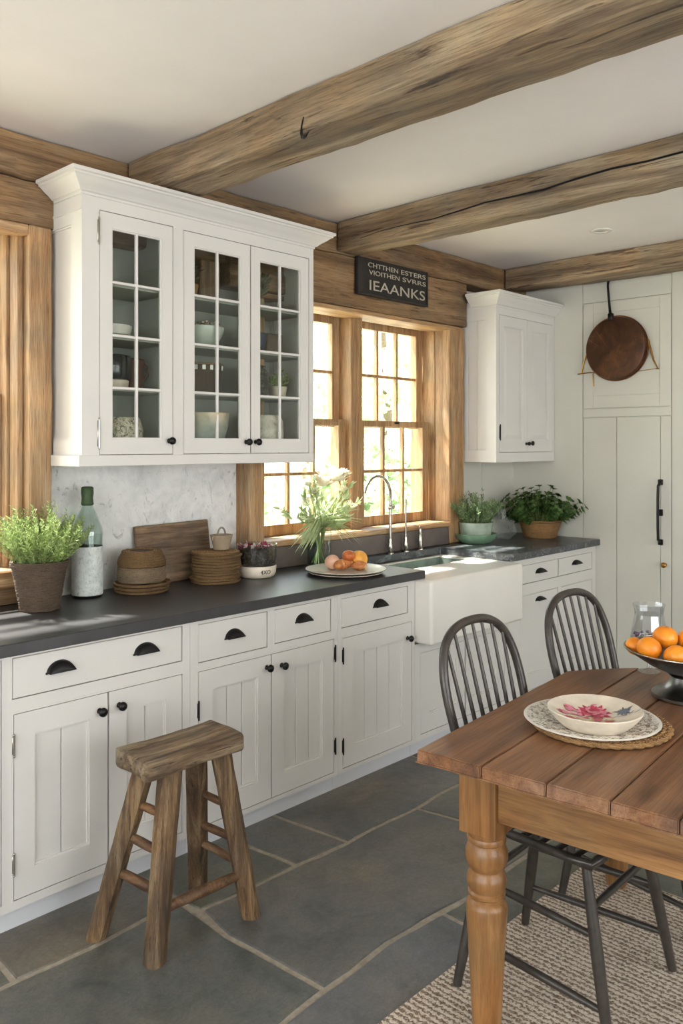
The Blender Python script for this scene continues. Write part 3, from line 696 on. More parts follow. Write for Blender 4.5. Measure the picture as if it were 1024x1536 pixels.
for (a,b,c,d) in ops: grid_holes(bm, a-0.005, b+0.005, c-0.005, d+0.005, [(a,b,c,d)], Y0-0.0012, Y0+0.0005)
# sides with recessed panel
for xs, nm in ((X0,0),(X1-0.018,1)):
    bs = B(); grid_holes(bs, Y0+0.022, YW-0.002, 1.47, 2.50, [(Y0+0.08, YW-0.05, 1.54, 2.36)], 0, 0.018)
    box(bs, Y0+0.08, YW-0.05, 0.011, 0.017, 1.54, 2.36); grid_holes(bs, Y0+0.08, YW-0.05, 1.54, 2.36, [(Y0+0.087, YW-0.057, 1.547, 2.353)], 0.005, 0.012)
    for f in bs.faces: pass
    bmesh.ops.transform(bs, matrix=Matrix(((0,1,0,xs),(1,0,0,0),(0,0,1,0),(0,0,0,1))), verts=bs.verts)
    me = bpy.data.meshes.new('tmp'); bs.to_mesh(me); bs.free(); bm.from_mesh(me); bpy.data.meshes.remove(me)
box(bm, X0-0.014, X1, Y0-0.004, YW-0.002, 1.440, 1.482, 0.002)
box(bm, X0+0.018, X1-0.018, Y0+0.022, YW-0.012, 2.482, 2.50)
box(bm, X0-0.004, X0, Y0, YW-0.03, 2.405, 2.415)
obj('body', bm, M['cab'], uc, world=True)
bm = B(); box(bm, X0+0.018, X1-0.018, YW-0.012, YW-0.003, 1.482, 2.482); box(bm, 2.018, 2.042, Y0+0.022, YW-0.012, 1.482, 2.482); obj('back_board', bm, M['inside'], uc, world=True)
bm = B(); crown(bm, X0, X1, Y0, YW-0.104, 2.462, 2.538, 0.078); obj('crown_moulding', bm, M['cab'], uc, world=True)
shz = [1.742, 1.945, 2.150]
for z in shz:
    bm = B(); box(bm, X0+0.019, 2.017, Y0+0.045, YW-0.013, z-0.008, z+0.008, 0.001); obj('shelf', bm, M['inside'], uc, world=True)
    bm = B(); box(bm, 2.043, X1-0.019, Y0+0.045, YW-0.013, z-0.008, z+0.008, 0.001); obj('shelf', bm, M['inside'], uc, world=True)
def glass_door(parent, x0, x1, z0, z1, y):
    g = 0.0025; x0 += g; x1 -= g; z0 += g; z1 -= g; st = 0.052; rb, rt = 0.060, 0.058
    a, b, c, d = x0+st, x1-st, z0+rb, z1-rt
    bm = B(); grid_holes(bm, x0, x1, z0, z1, [(a,b,c,d)], y, y+0.02); mt = 0.011
    grid_holes(bm, a, b, c, d, [(a+0.005,b-0.005,c+0.005,d-0.005)], y+0.004, y+0.014)
    box(bm, (a+b)/2-mt/2, (a+b)/2+mt/2, y+0.002, y+0.016, c, d, 0.002)
    for k in (1,2,3): zz = shz[k-1]; box(bm, a, b, y+0.0025, y+0.0155, zz-mt/2, zz+mt/2, 0.002)
    o = obj('door', bm, M['cab'], parent, world=True)
    bm = B(); box(bm, a, b, y+0.009, y+0.0115, c, d); obj('pane', bm, M['cabglass'], o, world=True)
    return o
d = glass_door(uc, 1.668, 2.004, 1.483, 2.416, Y0); knob(d, 1.985, Y0, 1.538); hinge(d, 1.664, Y0, 2.335, M['chrome'], 0.085); hinge(d, 1.664, Y0, 1.565, M['chrome'], 0.10)
d = glass_door(uc, 2.056, 2.4185, 1.483, 2.412, Y0); knob(d, 2.392, Y0, 1.535)
d = glass_door(uc, 2.4195, 2.782, 1.483, 2.412, Y0); knob(d, 2.448, Y0, 1.535)
# right wall cabinet
rc = thing('wall_cabinet', 'smaller white wall cabinet with solid panelled doors in the right corner', 'cabinet', (4.73, 3.15, 1.415))
YR0 = 2.82; a0, a1 = 4.372, 5.084
bm = B(); ops = [(4.405,4.735,1.475,2.330),(4.738,5.06,1.475,2.330)]
grid_holes(bm, a0, a1, 1.415, 2.42, ops, YR0, YR0+0.022)
bs = B(); grid_holes(bs, YR0+0.022, YW-0.002, 1.415, 2.42, [(YR0+0.075, YW-0.055, 1.49, 2.30)], 0, 0.018)
for i in range(3): w = (YW-0.055-YR0-0.075)/3; box(bs, YR0+0.075+w*i+0.001, YR0+0.075+w*(i+1)-0.001, 0.006, 0.014, 1.49, 2.30, 0.0015)
bmesh.ops.transform(bs, matrix=Matrix(((0,1,0,a0),(1,0,0,0),(0,0,1,0),(0,0,0,1))), verts=bs.verts)
me = bpy.data.meshes.new('tmp'); bs.to_mesh(me); bs.free(); bm.from_mesh(me); bpy.data.meshes.remove(me)
box(bm, a0+0.018, a1, YR0+0.022, YW-0.01, 1.415, 1.433); box(bm, a1-0.018, a1, YR0+0.022, YW-0.01, 1.433, 2.42); box(bm, a0+0.018, a1-0.018, YW-0.02, YW-0.01, 1.433, 2.42)
obj('body', bm, M['cab2'], rc, world=True)
bm = B(); crown(bm, a0, a1, YR0, YW-0.15, 2.375, 2.462, 0.072, True, False); obj('crown_moulding', bm, M['cab2'], rc, world=True)
def raised_door(parent, x0, x1, z0, z1, y):
    g = 0.0025; x0 += g; x1 -= g; z0 += g; z1 -= g; st = 0.05
    bm = B(); grid_holes(bm, x0, x1, z0, z1, [(x0+st,x1-st,z0+0.07,z1-0.06)], y, y+0.02)
    a,b,c,d = x0+st, x1-st, z0+0.07, z1-0.06
    box(bm, a, b, y+0.012, y+0.018, c, d); grid_holes(bm, a, b, c, d, [(a+0.007,b-0.007,c+0.007,d-0.007)], y+0.004, y+0.013)
    vs0 = [bm.verts.new((x, y+0.0119, z)) for x, z in ((a+0.012,c+0.012),(b-0.012,c+0.012),(b-0.012,d-0.012),(a+0.012,d-0.012))]
    vs1 = [bm.verts.new((x, y+0.005, z)) for x, z in ((a+0.04,c+0.04),(b-0.04,c+0.04),(b-0.04,d-0.04),(a+0.04,d-0.04))]
    bm.faces.new(vs1)
    for k in range(4): bm.faces.new((vs0[k], vs0[(k+1)%4], vs1[(k+1)%4], vs1[k]))
    return obj('door', bm, M['cab2'], parent, world=True)
d = raised_door(rc, 4.405, 4.7365, 1.475, 2.330, YR0); hinge(d, 4.412, YR0, 1.60, None, 0.08); knob(d, 4.722, YR0, 1.530, None, 0.012)
d = raised_door(rc, 4.7365, 5.06, 1.475, 2.330, YR0); knob(d, 4.765, YR0, 1.533)
# =================================================================== SIGN
sg = thing('wall_sign', 'black sign with thin pale lettering on the lintel over the sink window', 'sign', (3.61, 3.03, 2.335))
sl = -0.0
bm = B(); box(bm, 3.304, 3.918, 3.000, 3.024, 2.335, 2.538, 0.004); obj('board', bm, plain('sign_black', srgb(30,27,24), 0.6, var=0.2), sg, world=True)
bm = B()
for a,b,c,d in ((3.304,3.918,2.335,2.345),(3.304,3.918,2.528,2.538),(3.908,3.918,2.345,2.528),(3.304,3.345,2.345,2.528)): box(bm, a,b,2.994,3.000,c,d,0.002)
obj('frame', bm, plain('sign_frame', srgb(40,33,28), 0.6, var=0.25), sg, world=True)
MT = plain('sign_letter', srgb(176,168,150), 0.6)
def sign_text(body, x, z, size, sx, name='lettering'):
    bm = text_bm(body, size, 0.0008, 1.0); xs = [v.co.x for v in bm.verts]; w = max(xs)-min(xs)
    bmesh.ops.transform(bm, matrix=Matrix.Translation((x, 2.9985, z)) @ Matrix.Rotation(pi/2, 4, 'X') @ Matrix.Scale(sx/w, 4, (1,0,0)), verts=bm.verts)
    obj(name, bm, MT, sg, world=True)
sign_text('CHTTHEN', 3.385, 2.492, 0.036, 0.255); sign_text('ESTERS', 3.665, 2.492, 0.036, 0.225); sign_text('VIOITHEN', 3.395, 2.452, 0.036, 0.26); sign_text('SVRRS', 3.680, 2.452, 0.036, 0.215); sign_text('IEAANKS', 3.39, 2.368, 0.078, 0.49)
# =================================================================== HANGING COPPER PAN
pn = thing('copper_pan', 'round dark copper pan hung on the right wall from a black strap', 'pan', (5.05, 2.372, 2.14))
t = NT('aged_copper'); v = t.coord(); g = t.noise(v, 9, 6, 0.7, 0.6)
sv = t.n('SeparateXYZ'); t.l(v, sv.inputs[0]); at = t.n('Math', operation='ARCTAN2'); ay = t.n('Math', operation='ADD'); ay.inputs[1].default_value = 0.06; t.l(sv.outputs[2], ay.inputs[0]); t.l(ay.outputs[0], at.inputs[0]); t.l(sv.outputs[1], at.inputs[1])
cx = t.n('CombineXYZ'); t.l(at.outputs[0], cx.inputs[0]); rays = t.ramp(t.noise(cx.outputs[0], 9, 3, 0.8), [(0.55, (0,0,0)), (0.75, (0.7,0.7,0.7))]); msk = t.ramp(t.noise(v, 7, 2), [(0.45, (0,0,0)), (0.62, (1,1,1))])
c = t.ramp(g, [(0.3, srgb(50,32,22)), (0.55, srgb(82,52,32)), (0.75, srgb(112,76,46))]); c = t.mix(t.mix(1.0, rays, msk, 'MULTIPLY'), c, srgb(164,112,64))
t.base(c); t.set(Roughness=0.4, Metallic=0.55); t.bump(g, 0.3, 0.004); M['copper'] = t.m
RX = Matrix.Rotation(-pi/2, 4, 'Y')
bm = B(); lathe(bm, [(0,0.012),(0.10,0.010),(0.185,0.008),(0.196,0.004),(0.202,-0.012),(0.206,-0.034),(0.200,-0.036),(0.19,-0.012),(0,-0.006)], 64, (0,0,0), RX, cap=False); obj('pan_body', bm, M['copper'], pn, smooth=40)
bm = B(); tube(bm, [(0.022, 0.206*cos(2*pi*i/64), 0.206*sin(2*pi*i/64)) for i in range(64)], 0.004, 6, True); obj('rim', bm, plain('copper_rim', srgb(150,94,60), 0.3, 1.0), pn, smooth=60, label='bright copper rim')
bm = B(); tube(bm, [(0.0,0.045,0.44),(-0.002,0.047,0.40),(0.0,0.042,0.32),(0.002,0.036,0.25),(0.0,0.03,0.21)], [0.009,0.008,0.008,0.009,0.012], 8, flat=(0.6,1,1)); box(bm, -0.014,0.014,0.012,0.046,0.176,0.225,0.006); obj('strap', bm, M['black'], pn, smooth=60)
bm = B(); lathe(bm, [(0.008,0),(0.012,0.01),(0,0.02)], 10, (0,0.045,0.425)); 
obj('hook_plate', bm, M['black'], pn)
bk = thing('brass_bracket', 'thin brass bracket with two legs behind the hanging copper pan', 'bracket', (5.08, 2.37, 1.99))
bm = B(); tube(bm, [(-0.002,-0.20,0.19),(-0.004,-0.235,0.06),(-0.006,-0.262,0.008)], [0.007,0.006,0.004], 6); obj('leg', bm, M['brass'], bk, smooth=60)
bm = B(); tube(bm, [(-0.002,0.205,0.14),(-0.004,0.232,0.07),(-0.006,0.245,0.008)], [0.005,0.005,0.004], 6); obj('leg', bm, M['brass'], bk, smooth=60)
bm = B(); tube(bm, [(-0.008,-0.272,0.004),(-0.008,-0.255,0.004)], 0.004, 6); tube(bm, [(-0.008,-0.258,0.004),(0.0,0.0,-0.012),(-0.004,0.19,0.006),(-0.008,0.27,0.0)], [0.002,0.0025,0.004,0.004], 6); tube(bm, [(-0.006,0.165,-0.005),(-0.006,0.16,-0.085)], 0.004, 6); obj('crossbar', bm, M['brass'], bk, smooth=60)
# =================================================================== TAPS
def baluster(bm, x, y, z, h, r=0.013):
    lathe(bm, [(0,0),(r*1.6,0),(r*1.6,0.006),(r*0.9,0.012),(r*1.15,0.03),(r*1.25,0.045),(r*0.8,0.062),(r*0.95,0.075),(r*0.62,h-0.01),(r*0.5,h)], 16, (x,y,z))
fx, fy = 3.588, 2.985+0.025
fc = thing('gooseneck_faucet', 'tall curved nickel faucet behind the sink', 'faucet', (fx, fy, 0.91))
bm = B(); baluster(bm, 0,0,0,0.10); obj('base', bm, M['chrome'], fc, smooth=50)
bm = B(); pts = [(0,0,0.09),(0,0,0.2),(0,0,0.30)]
for i in range(1, 13): a = pi*0.93*i/12; pts.append((-0.118+0.118*cos(a), -0.006*i/4, 0.325+0.115*sin(a)))
tube(bm, pts, [0.0085]*3+[0.0085-0.0002*i for i in range(12)], 12); lathe(bm, [(0.010,0),(0.013,0.004),(0.013,0.02),(0.010,0.024)], 16, (0,0,0.25)); obj('spout', bm, M['chrome'], fc, smooth=50)
bm = B(); tube(bm, [(0.0,0,0.262),(0.022,-0.004,0.262)], 0.005, 8); ell(bm, (0.026,-0.004,0.262), (0.008,0.008,0.011), 2); obj('lever', bm, M['chrome'], fc, smooth=50)
sp_ = thing('side_sprayer', 'slender upright nickel sprayer rod beside the faucet', 'sprayer', (3.725, fy, 0.91))
bm = B(); baluster(bm, 0,0,0,0.10); obj('base', bm, M['chrome'], sp_, smooth=50)
bm = B(); tube(bm, [(0,0,0.09),(0,0,0.25),(0,0,0.30)], [0.006,0.0055,0.007], 10); obj('rod', bm, M['chrome'], sp_, smooth=50)
so = thing('soap_dispenser', 'short nickel soap dispenser rightmost behind the sink', 'dispenser', (3.86, fy, 0.91))
bm = B(); lathe(bm, [(0,0),(0.02,0),(0.02,0.006),(0.012,0.012),(0.017,0.05),(0.012,0.08),(0.010,0.09)], 16); obj('bottle', bm, M['chrome'], so, smooth=50)
bm = B(); lathe(bm, [(0.009,0.088),(0.012,0.094),(0.008,0.12),(0.005,0.135),(0,0.14)], 16); obj('pump', bm, M['chrome'], so, smooth=50)
def coil_wall(prof, pitch, rin=None, seg=72, fine=0.6):
    """basket or pot wall: stacked uneven strands following a profile"""
    bm = B(); P = [Vector((r,0,z)) for r, z in prof]; L = [0]
    for a, b in zip(P, P[1:]): L.append(L[-1]+(b-a).length)
    n = max(2, int(L[-1]/pitch)); 
    for k in range(n+1):
        d = L[-1]*k/n; i = 0
        while i < len(L)-2 and L[i+1] < d: i += 1
        q = P[i].lerp(P[i+1], (d-L[i])/(L[i+1]-L[i])); ph = random.random()*6
        tube(bm, [((q.x+0.0011*sin(j*0.9+ph+k*pi))*cos(2*pi*j/seg), (q.x+0.0011*sin(j*0.9+ph+k*pi))*sin(2*pi*j/seg), q.z+0.0008*sin(j*0.5+ph)) for j in range(seg)], pitch*0.55, 6, True)
    r0, z0 = prof[0]; lathe(bm, [(0,0.0005)]+[(r-pitch*0.25, z) for r, z in prof]+[(prof[-1][0]-pitch*1.2, prof[-1][1]), ((rin or prof[-1][0]-pitch*1.4), prof[-1][1]-0.02)], 40, cap=False)
    return bm
# =================================================================== POTTED HERBS
def herb_foliage(n, rad, h, spread, ll, lw, nl, seedv, flop=0.15):
    random.seed(seedv); bm = B()
    for i in range(n):
        a = random.uniform(0, 2*pi); rr = rad*math.sqrt(random.random()); out = rr/rad
        base = (rr*cos(a)*0.75, rr*sin(a)*0.75, 0); d = Vector((cos(a)*out*spread + random.uniform(-.14,.14), sin(a)*out*spread + random.uniform(-.14,.14), 1.0))
        sprig(bm, base, d, h*random.uniform(0.55,1.0)*(1.0-0.15*out), nl, ll, lw, droop=flop*out)
    return bm
WPOT = (1.482, 2.945, 0.9115)
hp = thing('potted_herb', 'bushy pale green herb in a brown woven pot beside the tall bottle', 'potted plant', WPOT)
bm = coil_wall([(0.076,0.003),(0.075,0.012),(0.082,0.06),(0.094,0.13),(0.101,0.163),(0.107,0.172),(0.1065,0.187)], 0.0062, 0.092); obj('pot', bm, M['pot'], hp, smooth=60)
bm = B(); lathe(bm, [(0,0.1665),(0.0945,0.1655)], 24, cap=False, wob=0.002); obj('soil', bm, M['soil'], hp)
bm = herb_foliage(330, 0.095, 0.285, 0.72, 0.014, 0.0046, 36, 11); bmesh.ops.translate(bm, verts=bm.verts, vec=(0,0,0.165))
for v in bm.verts: v.co.y = min(v.co.y, 0.15)
obj('foliage', bm, [M['herb'], M['stem']], hp); hp.scale = (0.95,0.95,0.95)
# green-capped bottle
bt = thing('glass_bottle', 'tall clear glass bottle with a green wax cap and a white label', 'bottle', (1.735, 3.045, 0.91))
H = 0.425
bm = B(); lathe(bm, [(0,0.0),(0.056,0.0),(0.060,0.006),(0.060,0.24),(0.061,0.246),(0.0605,0.262),(0.055,0.285),(0.040,0.325),(0.026,0.355),(0.0205,0.372),(0.0205,0.405),(0.0165,0.405),(0.0165,0.37),(0.036,0.322),(0.051,0.283),(0.056,0.258),(0.056,0.01),(0,0.008)], 40, cap=False); obj('glass', bm, M['bottleglass'], bt, smooth=50)
bm = B(); lathe(bm, [(0.0606,0.012),(0.0609,0.02),(0.0609,0.198),(0.0606,0.205)], 40, cap=False); obj('label', bm, M['label'], bt, smooth=50, label='large whitish paper label')
bm = B(); lathe(bm, [(0,0.009),(0.0555,0.011),(0.0555,0.25),(0,0.25)], 32, cap=False); obj('liquid', bm, M['water'], bt, smooth=50)
bm = B(); lathe(bm, [(0.0215,0.368),(0.025,0.374),(0.0235,0.384),(0.0225,0.40),(0.025,0.418),(0.024,0.44),(0.018,0.444),(0,0.444)], 24, cap=False, wob=0.001); obj('cap', bm, M['cork'], bt, smooth=60)
# =================================================================== BASKETS, MATS, BOARD
def coil_disc(bm, r, z, th, n=7, seg=48, wavy=0.0):
    """round woven mat made of concentric coils"""
    for k in range(n):
        rr = r*(1-k/n)-th*0.5
        if rr < 0.004: continue
        tube(bm, [((rr)*cos(2*pi*i/seg), (rr)*sin(2*pi*i/seg), z + th/2 + wavy*sin(i*0.7+k)) for i in range(seg)], th/2*0.92, 6, True)
random.seed(4)
tx, ty = 1.955, 2.992
for i in range(3):
    bm = B(); r = [0.108,0.112,0.114][i]
    lathe(bm, [(0,0.0),(r-0.012,0.0),(r,0.004),(r+0.002,0.012),(r-0.002,0.013),(r-0.014,0.004),(0,0.003)], 48, cap=False, wob=0.001); tube(bm, [((r+0.001)*cos(2*pi*k/48),(r+0.001)*sin(2*pi*k/48),0.011+0.001*sin(k*2.1)) for k in range(48)], 0.0035, 6, True)
    solo('woven_tray', bm, M['wick'], (tx + [0.0,-0.002,0.002][i], ty-0.001*i, 0.910+0.0145*i), ['shallow round woven tray lying directly on the worktop under the round lidded basket','middle one of the three shallow woven trays under the round lidded basket','shallow woven tray directly beneath the round lidded basket'][i], 'tray', 'woven trays under the lidded basket', smooth=50)
bk_ = thing('lidded_basket', 'round pale wicker basket with a ringed lid between the bottle and the cutting board', 'basket', (tx, ty, 0.955))
bm = coil_wall([(0.091,0.003),(0.098,0.010),(0.100,0.03),(0.097,0.060)], 0.0052); obj('basket_body', bm, M['wickl'], bk_, smooth=40)
bm = B()
for k, (r, z) in enumerate(((0.094,0.070),(0.095,0.079),(0.093,0.088),(0.090,0.097),(0.084,0.106),(0.080,0.114),(0.078,0.122))):
    tube(bm, [((r)*cos(2*pi*i/48),(r)*sin(2*pi*i/48), z+0.0015*sin(i*1.9+k)) for i in range(48)], 0.0058, 8, True)
lathe(bm, [(0,0.068),(0.093,0.068),(0.090,0.095),(0.078,0.122),(0.05,0.1265),(0,0.127)], 40, cap=False, wob=0.001); obj('lid', bm, M['wick'], bk_, smooth=50)
# cutting board leaning on the plaster
bm = B(); Mx = Matrix.Translation((2.215, 3.088, 0.912)) @ Matrix.Rotation(radians(-7.5), 4, 'X') @ Matrix.Rotation(radians(-1.0), 4, 'Y')
box(bm, -0.205, 0.19, 0.0, 0.022, 0, 0.262, 0.007, 3); cut_len(bm, 2, 0.05); jitter_bm(bm, 0.002, 9); bmesh.ops.transform(bm, matrix=Mx, verts=bm.verts)
solo('cutting_board', bm, M['board'], (0,0,0), 'brown wooden cutting board leaning on the plaster wall', 'cutting board')
mx_, my_ = 2.328, 2.972
bm = B(); R0 = 0.113; coil_disc(bm, R0, 0, 0.0118, 9, 44, 0.0005); lathe(bm, [(0,0.002),(R0-0.006,0.002),(R0-0.006,0.009),(0,0.009)], 40, cap=False)
m0 = None; names = ['bottom','second','third','fourth','fifth','sixth','seventh','eighth','ninth','tenth','top']
for i in range(11):
    lab = ('%s woven round mat of the tall mat stack beside the cutting board' % names[i]) if i in (0,10) else ('%s woven round mat from the bottom of the tall mat stack' % names[i])
    loc = (mx_+random.uniform(-.006,.006), my_+random.uniform(-.005,.005), 0.911+i*0.0125)
    if m0 is None: m0 = solo('woven_mat', bm, M['wick'], loc, lab, 'mat', 'stacked round woven mats', smooth=60)
    else:
        m0c = dup(m0, loc, random.uniform(0,6), lab); m0c.scale = (random.uniform(0.94,1.03),)*2 + (1,)
# little bucket
bu = thing('ceramic_bucket', 'small taupe bucket with a loop handle on top of the mat stack', 'bucket', (2.362, 2.975, 1.0505))
bm = B(); lathe(bm, [(0,0),(0.034,0),(0.036,0.003),(0.050,0.060),(0.053,0.064),(0.050,0.066),(0.046,0.060),(0.033,0.006),(0,0.005)], 36, cap=False); obj('bucket_body', bm, M['taupe'], bu, smooth=40)
bm = B(); tube(bm, [(0.022*cos(a)+0.0, 0.0, 0.062+0.036*sin(a)) for a in [pi*i/14 for i in range(15)]], 0.0042, 8); obj('handle', bm, plain('grey_handle', srgb(128,118,106), 0.6), bu, smooth=60)
bm = B(); tube(bm, [(-0.050,-0.01,0.062),(-0.060,-0.012,0.060),(-0.061,-0.012,0.045)], 0.003, 6); obj('hook', bm, M['taupe'], bu, smooth=60)
# jar of potpourri on a cream bowl
cb = thing('cream_bowl', 'low cream bowl with black writing under the dark glass bowl', 'bowl', (2.545, 2.945, 0.91))
bm = B(); lathe(bm, [(0,0),(0.072,0),(0.082,0.006),(0.089,0.02),(0.092,0.052),(0.090,0.055),(0.086,0.05),(0.082,0.02),(0,0.012)], 44, cap=False); obj('bowl_body', bm, M['cream'], cb, smooth=40)
bm = text_bm('4XO', 0.026, 0.0006)
for v in bm.verts:
    x = v.co.x - 0.02; a = -pi/2 - 0.75 + 0.45 + x/0.0915; z = v.co.y; off = v.co.z
    v.co = Vector(((0.0912+off)*cos(a), (0.0912+off)*sin(a), 0.022+z))
obj('writing', bm, M['black'], cb)
gb = thing('glass_bowl', 'glass bowl packed with dark dried petals standing in the cream bowl', 'bowl', (2.545, 2.945, 0.960))
bm = B(); lathe(bm, [(0,0.002),(0.080,0.002),(0.088,0.012),(0.092,0.04),(0.093,0.098),(0.095,0.102),(0.091,0.102),(0.089,0.04),(0.084,0.014),(0,0.006)], 44, cap=False); obj('glass', bm, M['clearglass'], gb, smooth=50)
t = NT('potpourri'); v = t.coord(); vo = t.n('TexVoronoi'); vo.inputs['Scale'].default_value = 110; t.l(v, vo.inputs['Vector'])
t.base(t.ramp(t.noise(v, 90, 4, 0.8), [(0.3, srgb(24,22,20)), (0.5, srgb(52,48,40)), (0.62, srgb(92,88,62)), (0.72, srgb(150,146,134))])); t.set(Roughness=0.8); t.bump(vo.outputs['Distance'], 1.0, 0.006); M['potp'] = t.m
bm = B(); lathe(bm, [(0,0.008),(0.082,0.012),(0.087,0.04),(0.088,0.080),(0.07,0.090),(0,0.092)], 44, cap=False, wob=0.003); obj('dried_petals', bm, M['potp'], gb, smooth=50)
random.seed(5); bm = B()
for i in range(90):
    a = random.uniform(0,2*pi); r = 0.078*math.sqrt(random.random()); leaf(bm, (r*cos(a), r*sin(a), 0.088), (random.uniform(-1,1),random.uniform(-1,1),random.uniform(0.1,0.7)), 0.028, 0.016, mi=random.choice((0,0,1,2)))
obj('petals', bm, [leafmat('wine_petal', srgb(110,30,52), srgb(160,60,84)), leafmat('pink_petal', srgb(206,160,164), srgb(226,200,196)), leafmat('grey_petal', srgb(150,146,134), srgb(196,192,180))], gb)
# =================================================================== VASE OF FLOWERS
vs = thing('flower_vase', 'clear glass vase of cream flowers and long pale fronds in front of the window', 'vase', (2.985, 2.972, 0.91))
bm = B(); lathe(bm, [(0,0.0),(0.060,0.0),(0.062,0.004),(0.062,0.178),(0.063,0.182),(0.059,0.182),(0.0585,0.012),(0,0.010)], 40, cap=False); obj('glass', bm, M['vaseglass'], vs, smooth=50)
bm = B(); lathe(bm, [(0,0.011),(0.058,0.012),(0.058,0.12),(0,0.12)], 32, cap=False); obj('water', bm, M['water'], vs, smooth=50)
random.seed(21); bm = B()
for i in range(26):
    a = random.uniform(0, 2*pi); r = random.uniform(0.01,0.045); tube(bm, [(r*cos(a+2.5), r*sin(a+2.5), 0.015), (r*0.5*cos(a), r*0.5*sin(a), 0.12), (r*1.0*cos(a), r*1.0*sin(a), 0.2)], 0.0022, 5)
# the visible spread runs along the window (x)
tips = []
for i in range(34):
    a = random.uniform(-1.3, 1.25); L = random.uniform(0.18, 0.33); d = Vector((sin(a)*0.95, random.uniform(-0.38,0.10), cos(a)*0.75+0.28)).normalized()
    p0 = Vector((random.uniform(-.02,.02), random.uniform(-.02,.02), 0.17)); pts = [p0 + d*L*t_ + Vector((0,0,-0.04*t_*t_)) for t_ in (0,.25,.5,.75,1)]
    tube(bm, pts, 0.0018, 5); tips.append((pts[-1], d))
obj('stems', bm, M['stem'], vs, smooth=60)
bm = B()
for i in range(95):
    a = random.uniform(-2.0, 2.0); d = Vector((sin(a), random.uniform(-0.75,0.0), cos(a)*0.5-0.12)).normalized(); L = random.uniform(0.14, 0.24)
    leaf(bm, (random.uniform(-.02,.02), random.uniform(-.02,.01), random.uniform(0.19,0.25)), d, L, 0.011, up=(0,-0.3,1), n=6, curl=0.35)
for (p, d) in tips:
    for k in range(12):
        dd = d + Vector((random.uniform(-.8,.8), random.uniform(-.6,.6), random.uniform(-.5,.6))); leaf(bm, p - d*random.uniform(0,0.10), dd, random.uniform(0.025,0.05), 0.016, n=3)
for v in bm.verts: v.co.y = min(v.co.y, 0.16)
obj('fronds', bm, M['frond'], vs)
def blossom(bm, c, r, n=34):
    c = Vector(c)
    for k in range(n):
        t_ = k/n; a = k*2.4; el_ = pi/2*(1-t_)*0.95; d = Vector((cos(a)*cos(el_), sin(a)*cos(el_), sin(el_)))
        leaf(bm, c + d*r*0.1, d + Vector((0,-.15,0)), r*(0.75+0.3*t_), r*0.62, up=(0,0,1), n=4, curl=-0.25)
fl = [((0.055,-0.06,0.425),0.075),((-0.02,-0.05,0.405),0.06),((0.10,-0.07,0.45),0.05),((-0.10,-0.05,0.37),0.035),((0.118,-0.05,0.375),0.036),((0.02,-0.02,0.455),0.045),((-0.065,-0.04,0.435),0.036),((-0.13,-0.05,0.41),0.028),((0.075,-0.02,0.475),0.034)]
for i, (c, r) in enumerate(fl):
    bm = B(); blossom(bm, c, r, 44 if r > 0.05 else 30); obj('flower', bm, M['petal'], vs)
# =================================================================== PLATTERS AND FOOD
pc = (2.885, 2.695)
for i, (r, z, lab) in enumerate(((0.176,0.9105,'lower cream platter under the pastries, resting on the worktop'),(0.19,0.9235,'upper grey-cream platter that carries the pastries and fruit'))):
    bm = B(); lathe(bm, [(0,0),(r*0.6,0),(r*0.8,0.003),(r,0.011),(r+0.001,0.014),(r-0.004,0.0145),(r*0.8,0.007),(0,0.0045)], 56, cap=False)
    solo('platter', bm, M['cream'] if i == 0 else plain('grey_platter', srgb(196,186,172), 0.35), (pc[0], pc[1], z), lab, 'platter', 'stacked platters', smooth=50)
fz = 0.9285
bm = B(); ell(bm, (0,0,0.036), (0.037,0.035,0.036), 4, 0.05, 4)
solo('peach', bm, plain('peach_skin', srgb(226,178,148), 0.55, var=0.1, scale=20), (2.845, 2.745, fz), 'pale pink peach at the left of the food on the platter', 'fruit')
bm = B(); ell(bm, (0,0,0.040), (0.046,0.044,0.040), 4, 0.04, 4)
solo('yellow_fruit', bm, plain('yellow_fruit_skin', srgb(236,168,70), 0.45, var=0.12, scale=24), (2.975, 2.695, fz+0.004), 'glossy yellow-orange fruit at the right of the food on the platter', 'fruit')
t = NT('baked_crust'); v = t.coord(); t.base(t.ramp(t.noise(v, 22, 5, 0.6), [(0.3, srgb(150,78,38)), (0.5, srgb(200,130,74)), (0.7, srgb(228,182,128))])); t.set(Roughness=0.5); t.bump(t.noise(v, 90, 5), 0.4, 0.004); M['crust'] = t.m
bm = B(); ell(bm, (0,0,0.022), (0.040,0.032,0.021), 4, 0.12, 9)
solo('bread_roll', bm, M['crust'], (2.925, 2.645, fz), 'small browned roll lying in front on the platter', 'bread')
bm = B()
for k in range(6):
    a = -1.2+2.4*k/5; r_ = 0.030-0.004*abs(k-2.5); ell(bm, (0.045*sin(a), 0.02*cos(a), 0.026), (0.021, r_, r_*0.9), 3, 0.08, 8, M=Matrix.Rotation(-a*0.8, 3, 'Z'))
solo('croissant', bm, M['crust'], (2.875, 2.690, fz), 'golden croissant between the peach and the yellow fruit', 'bread', smooth=60)
bm = B(); ell(bm, (0,0,0.024), (0.034,0.030,0.024), 4, 0.1, 7)
solo('glazed_bun', bm, plain('glazed_bun_crust', srgb(206,112,58), 0.3, var=0.2, scale=30), (2.905, 2.695, fz+0.044), 'dark orange glazed bun on top of the food pile', 'bread', smooth=60)
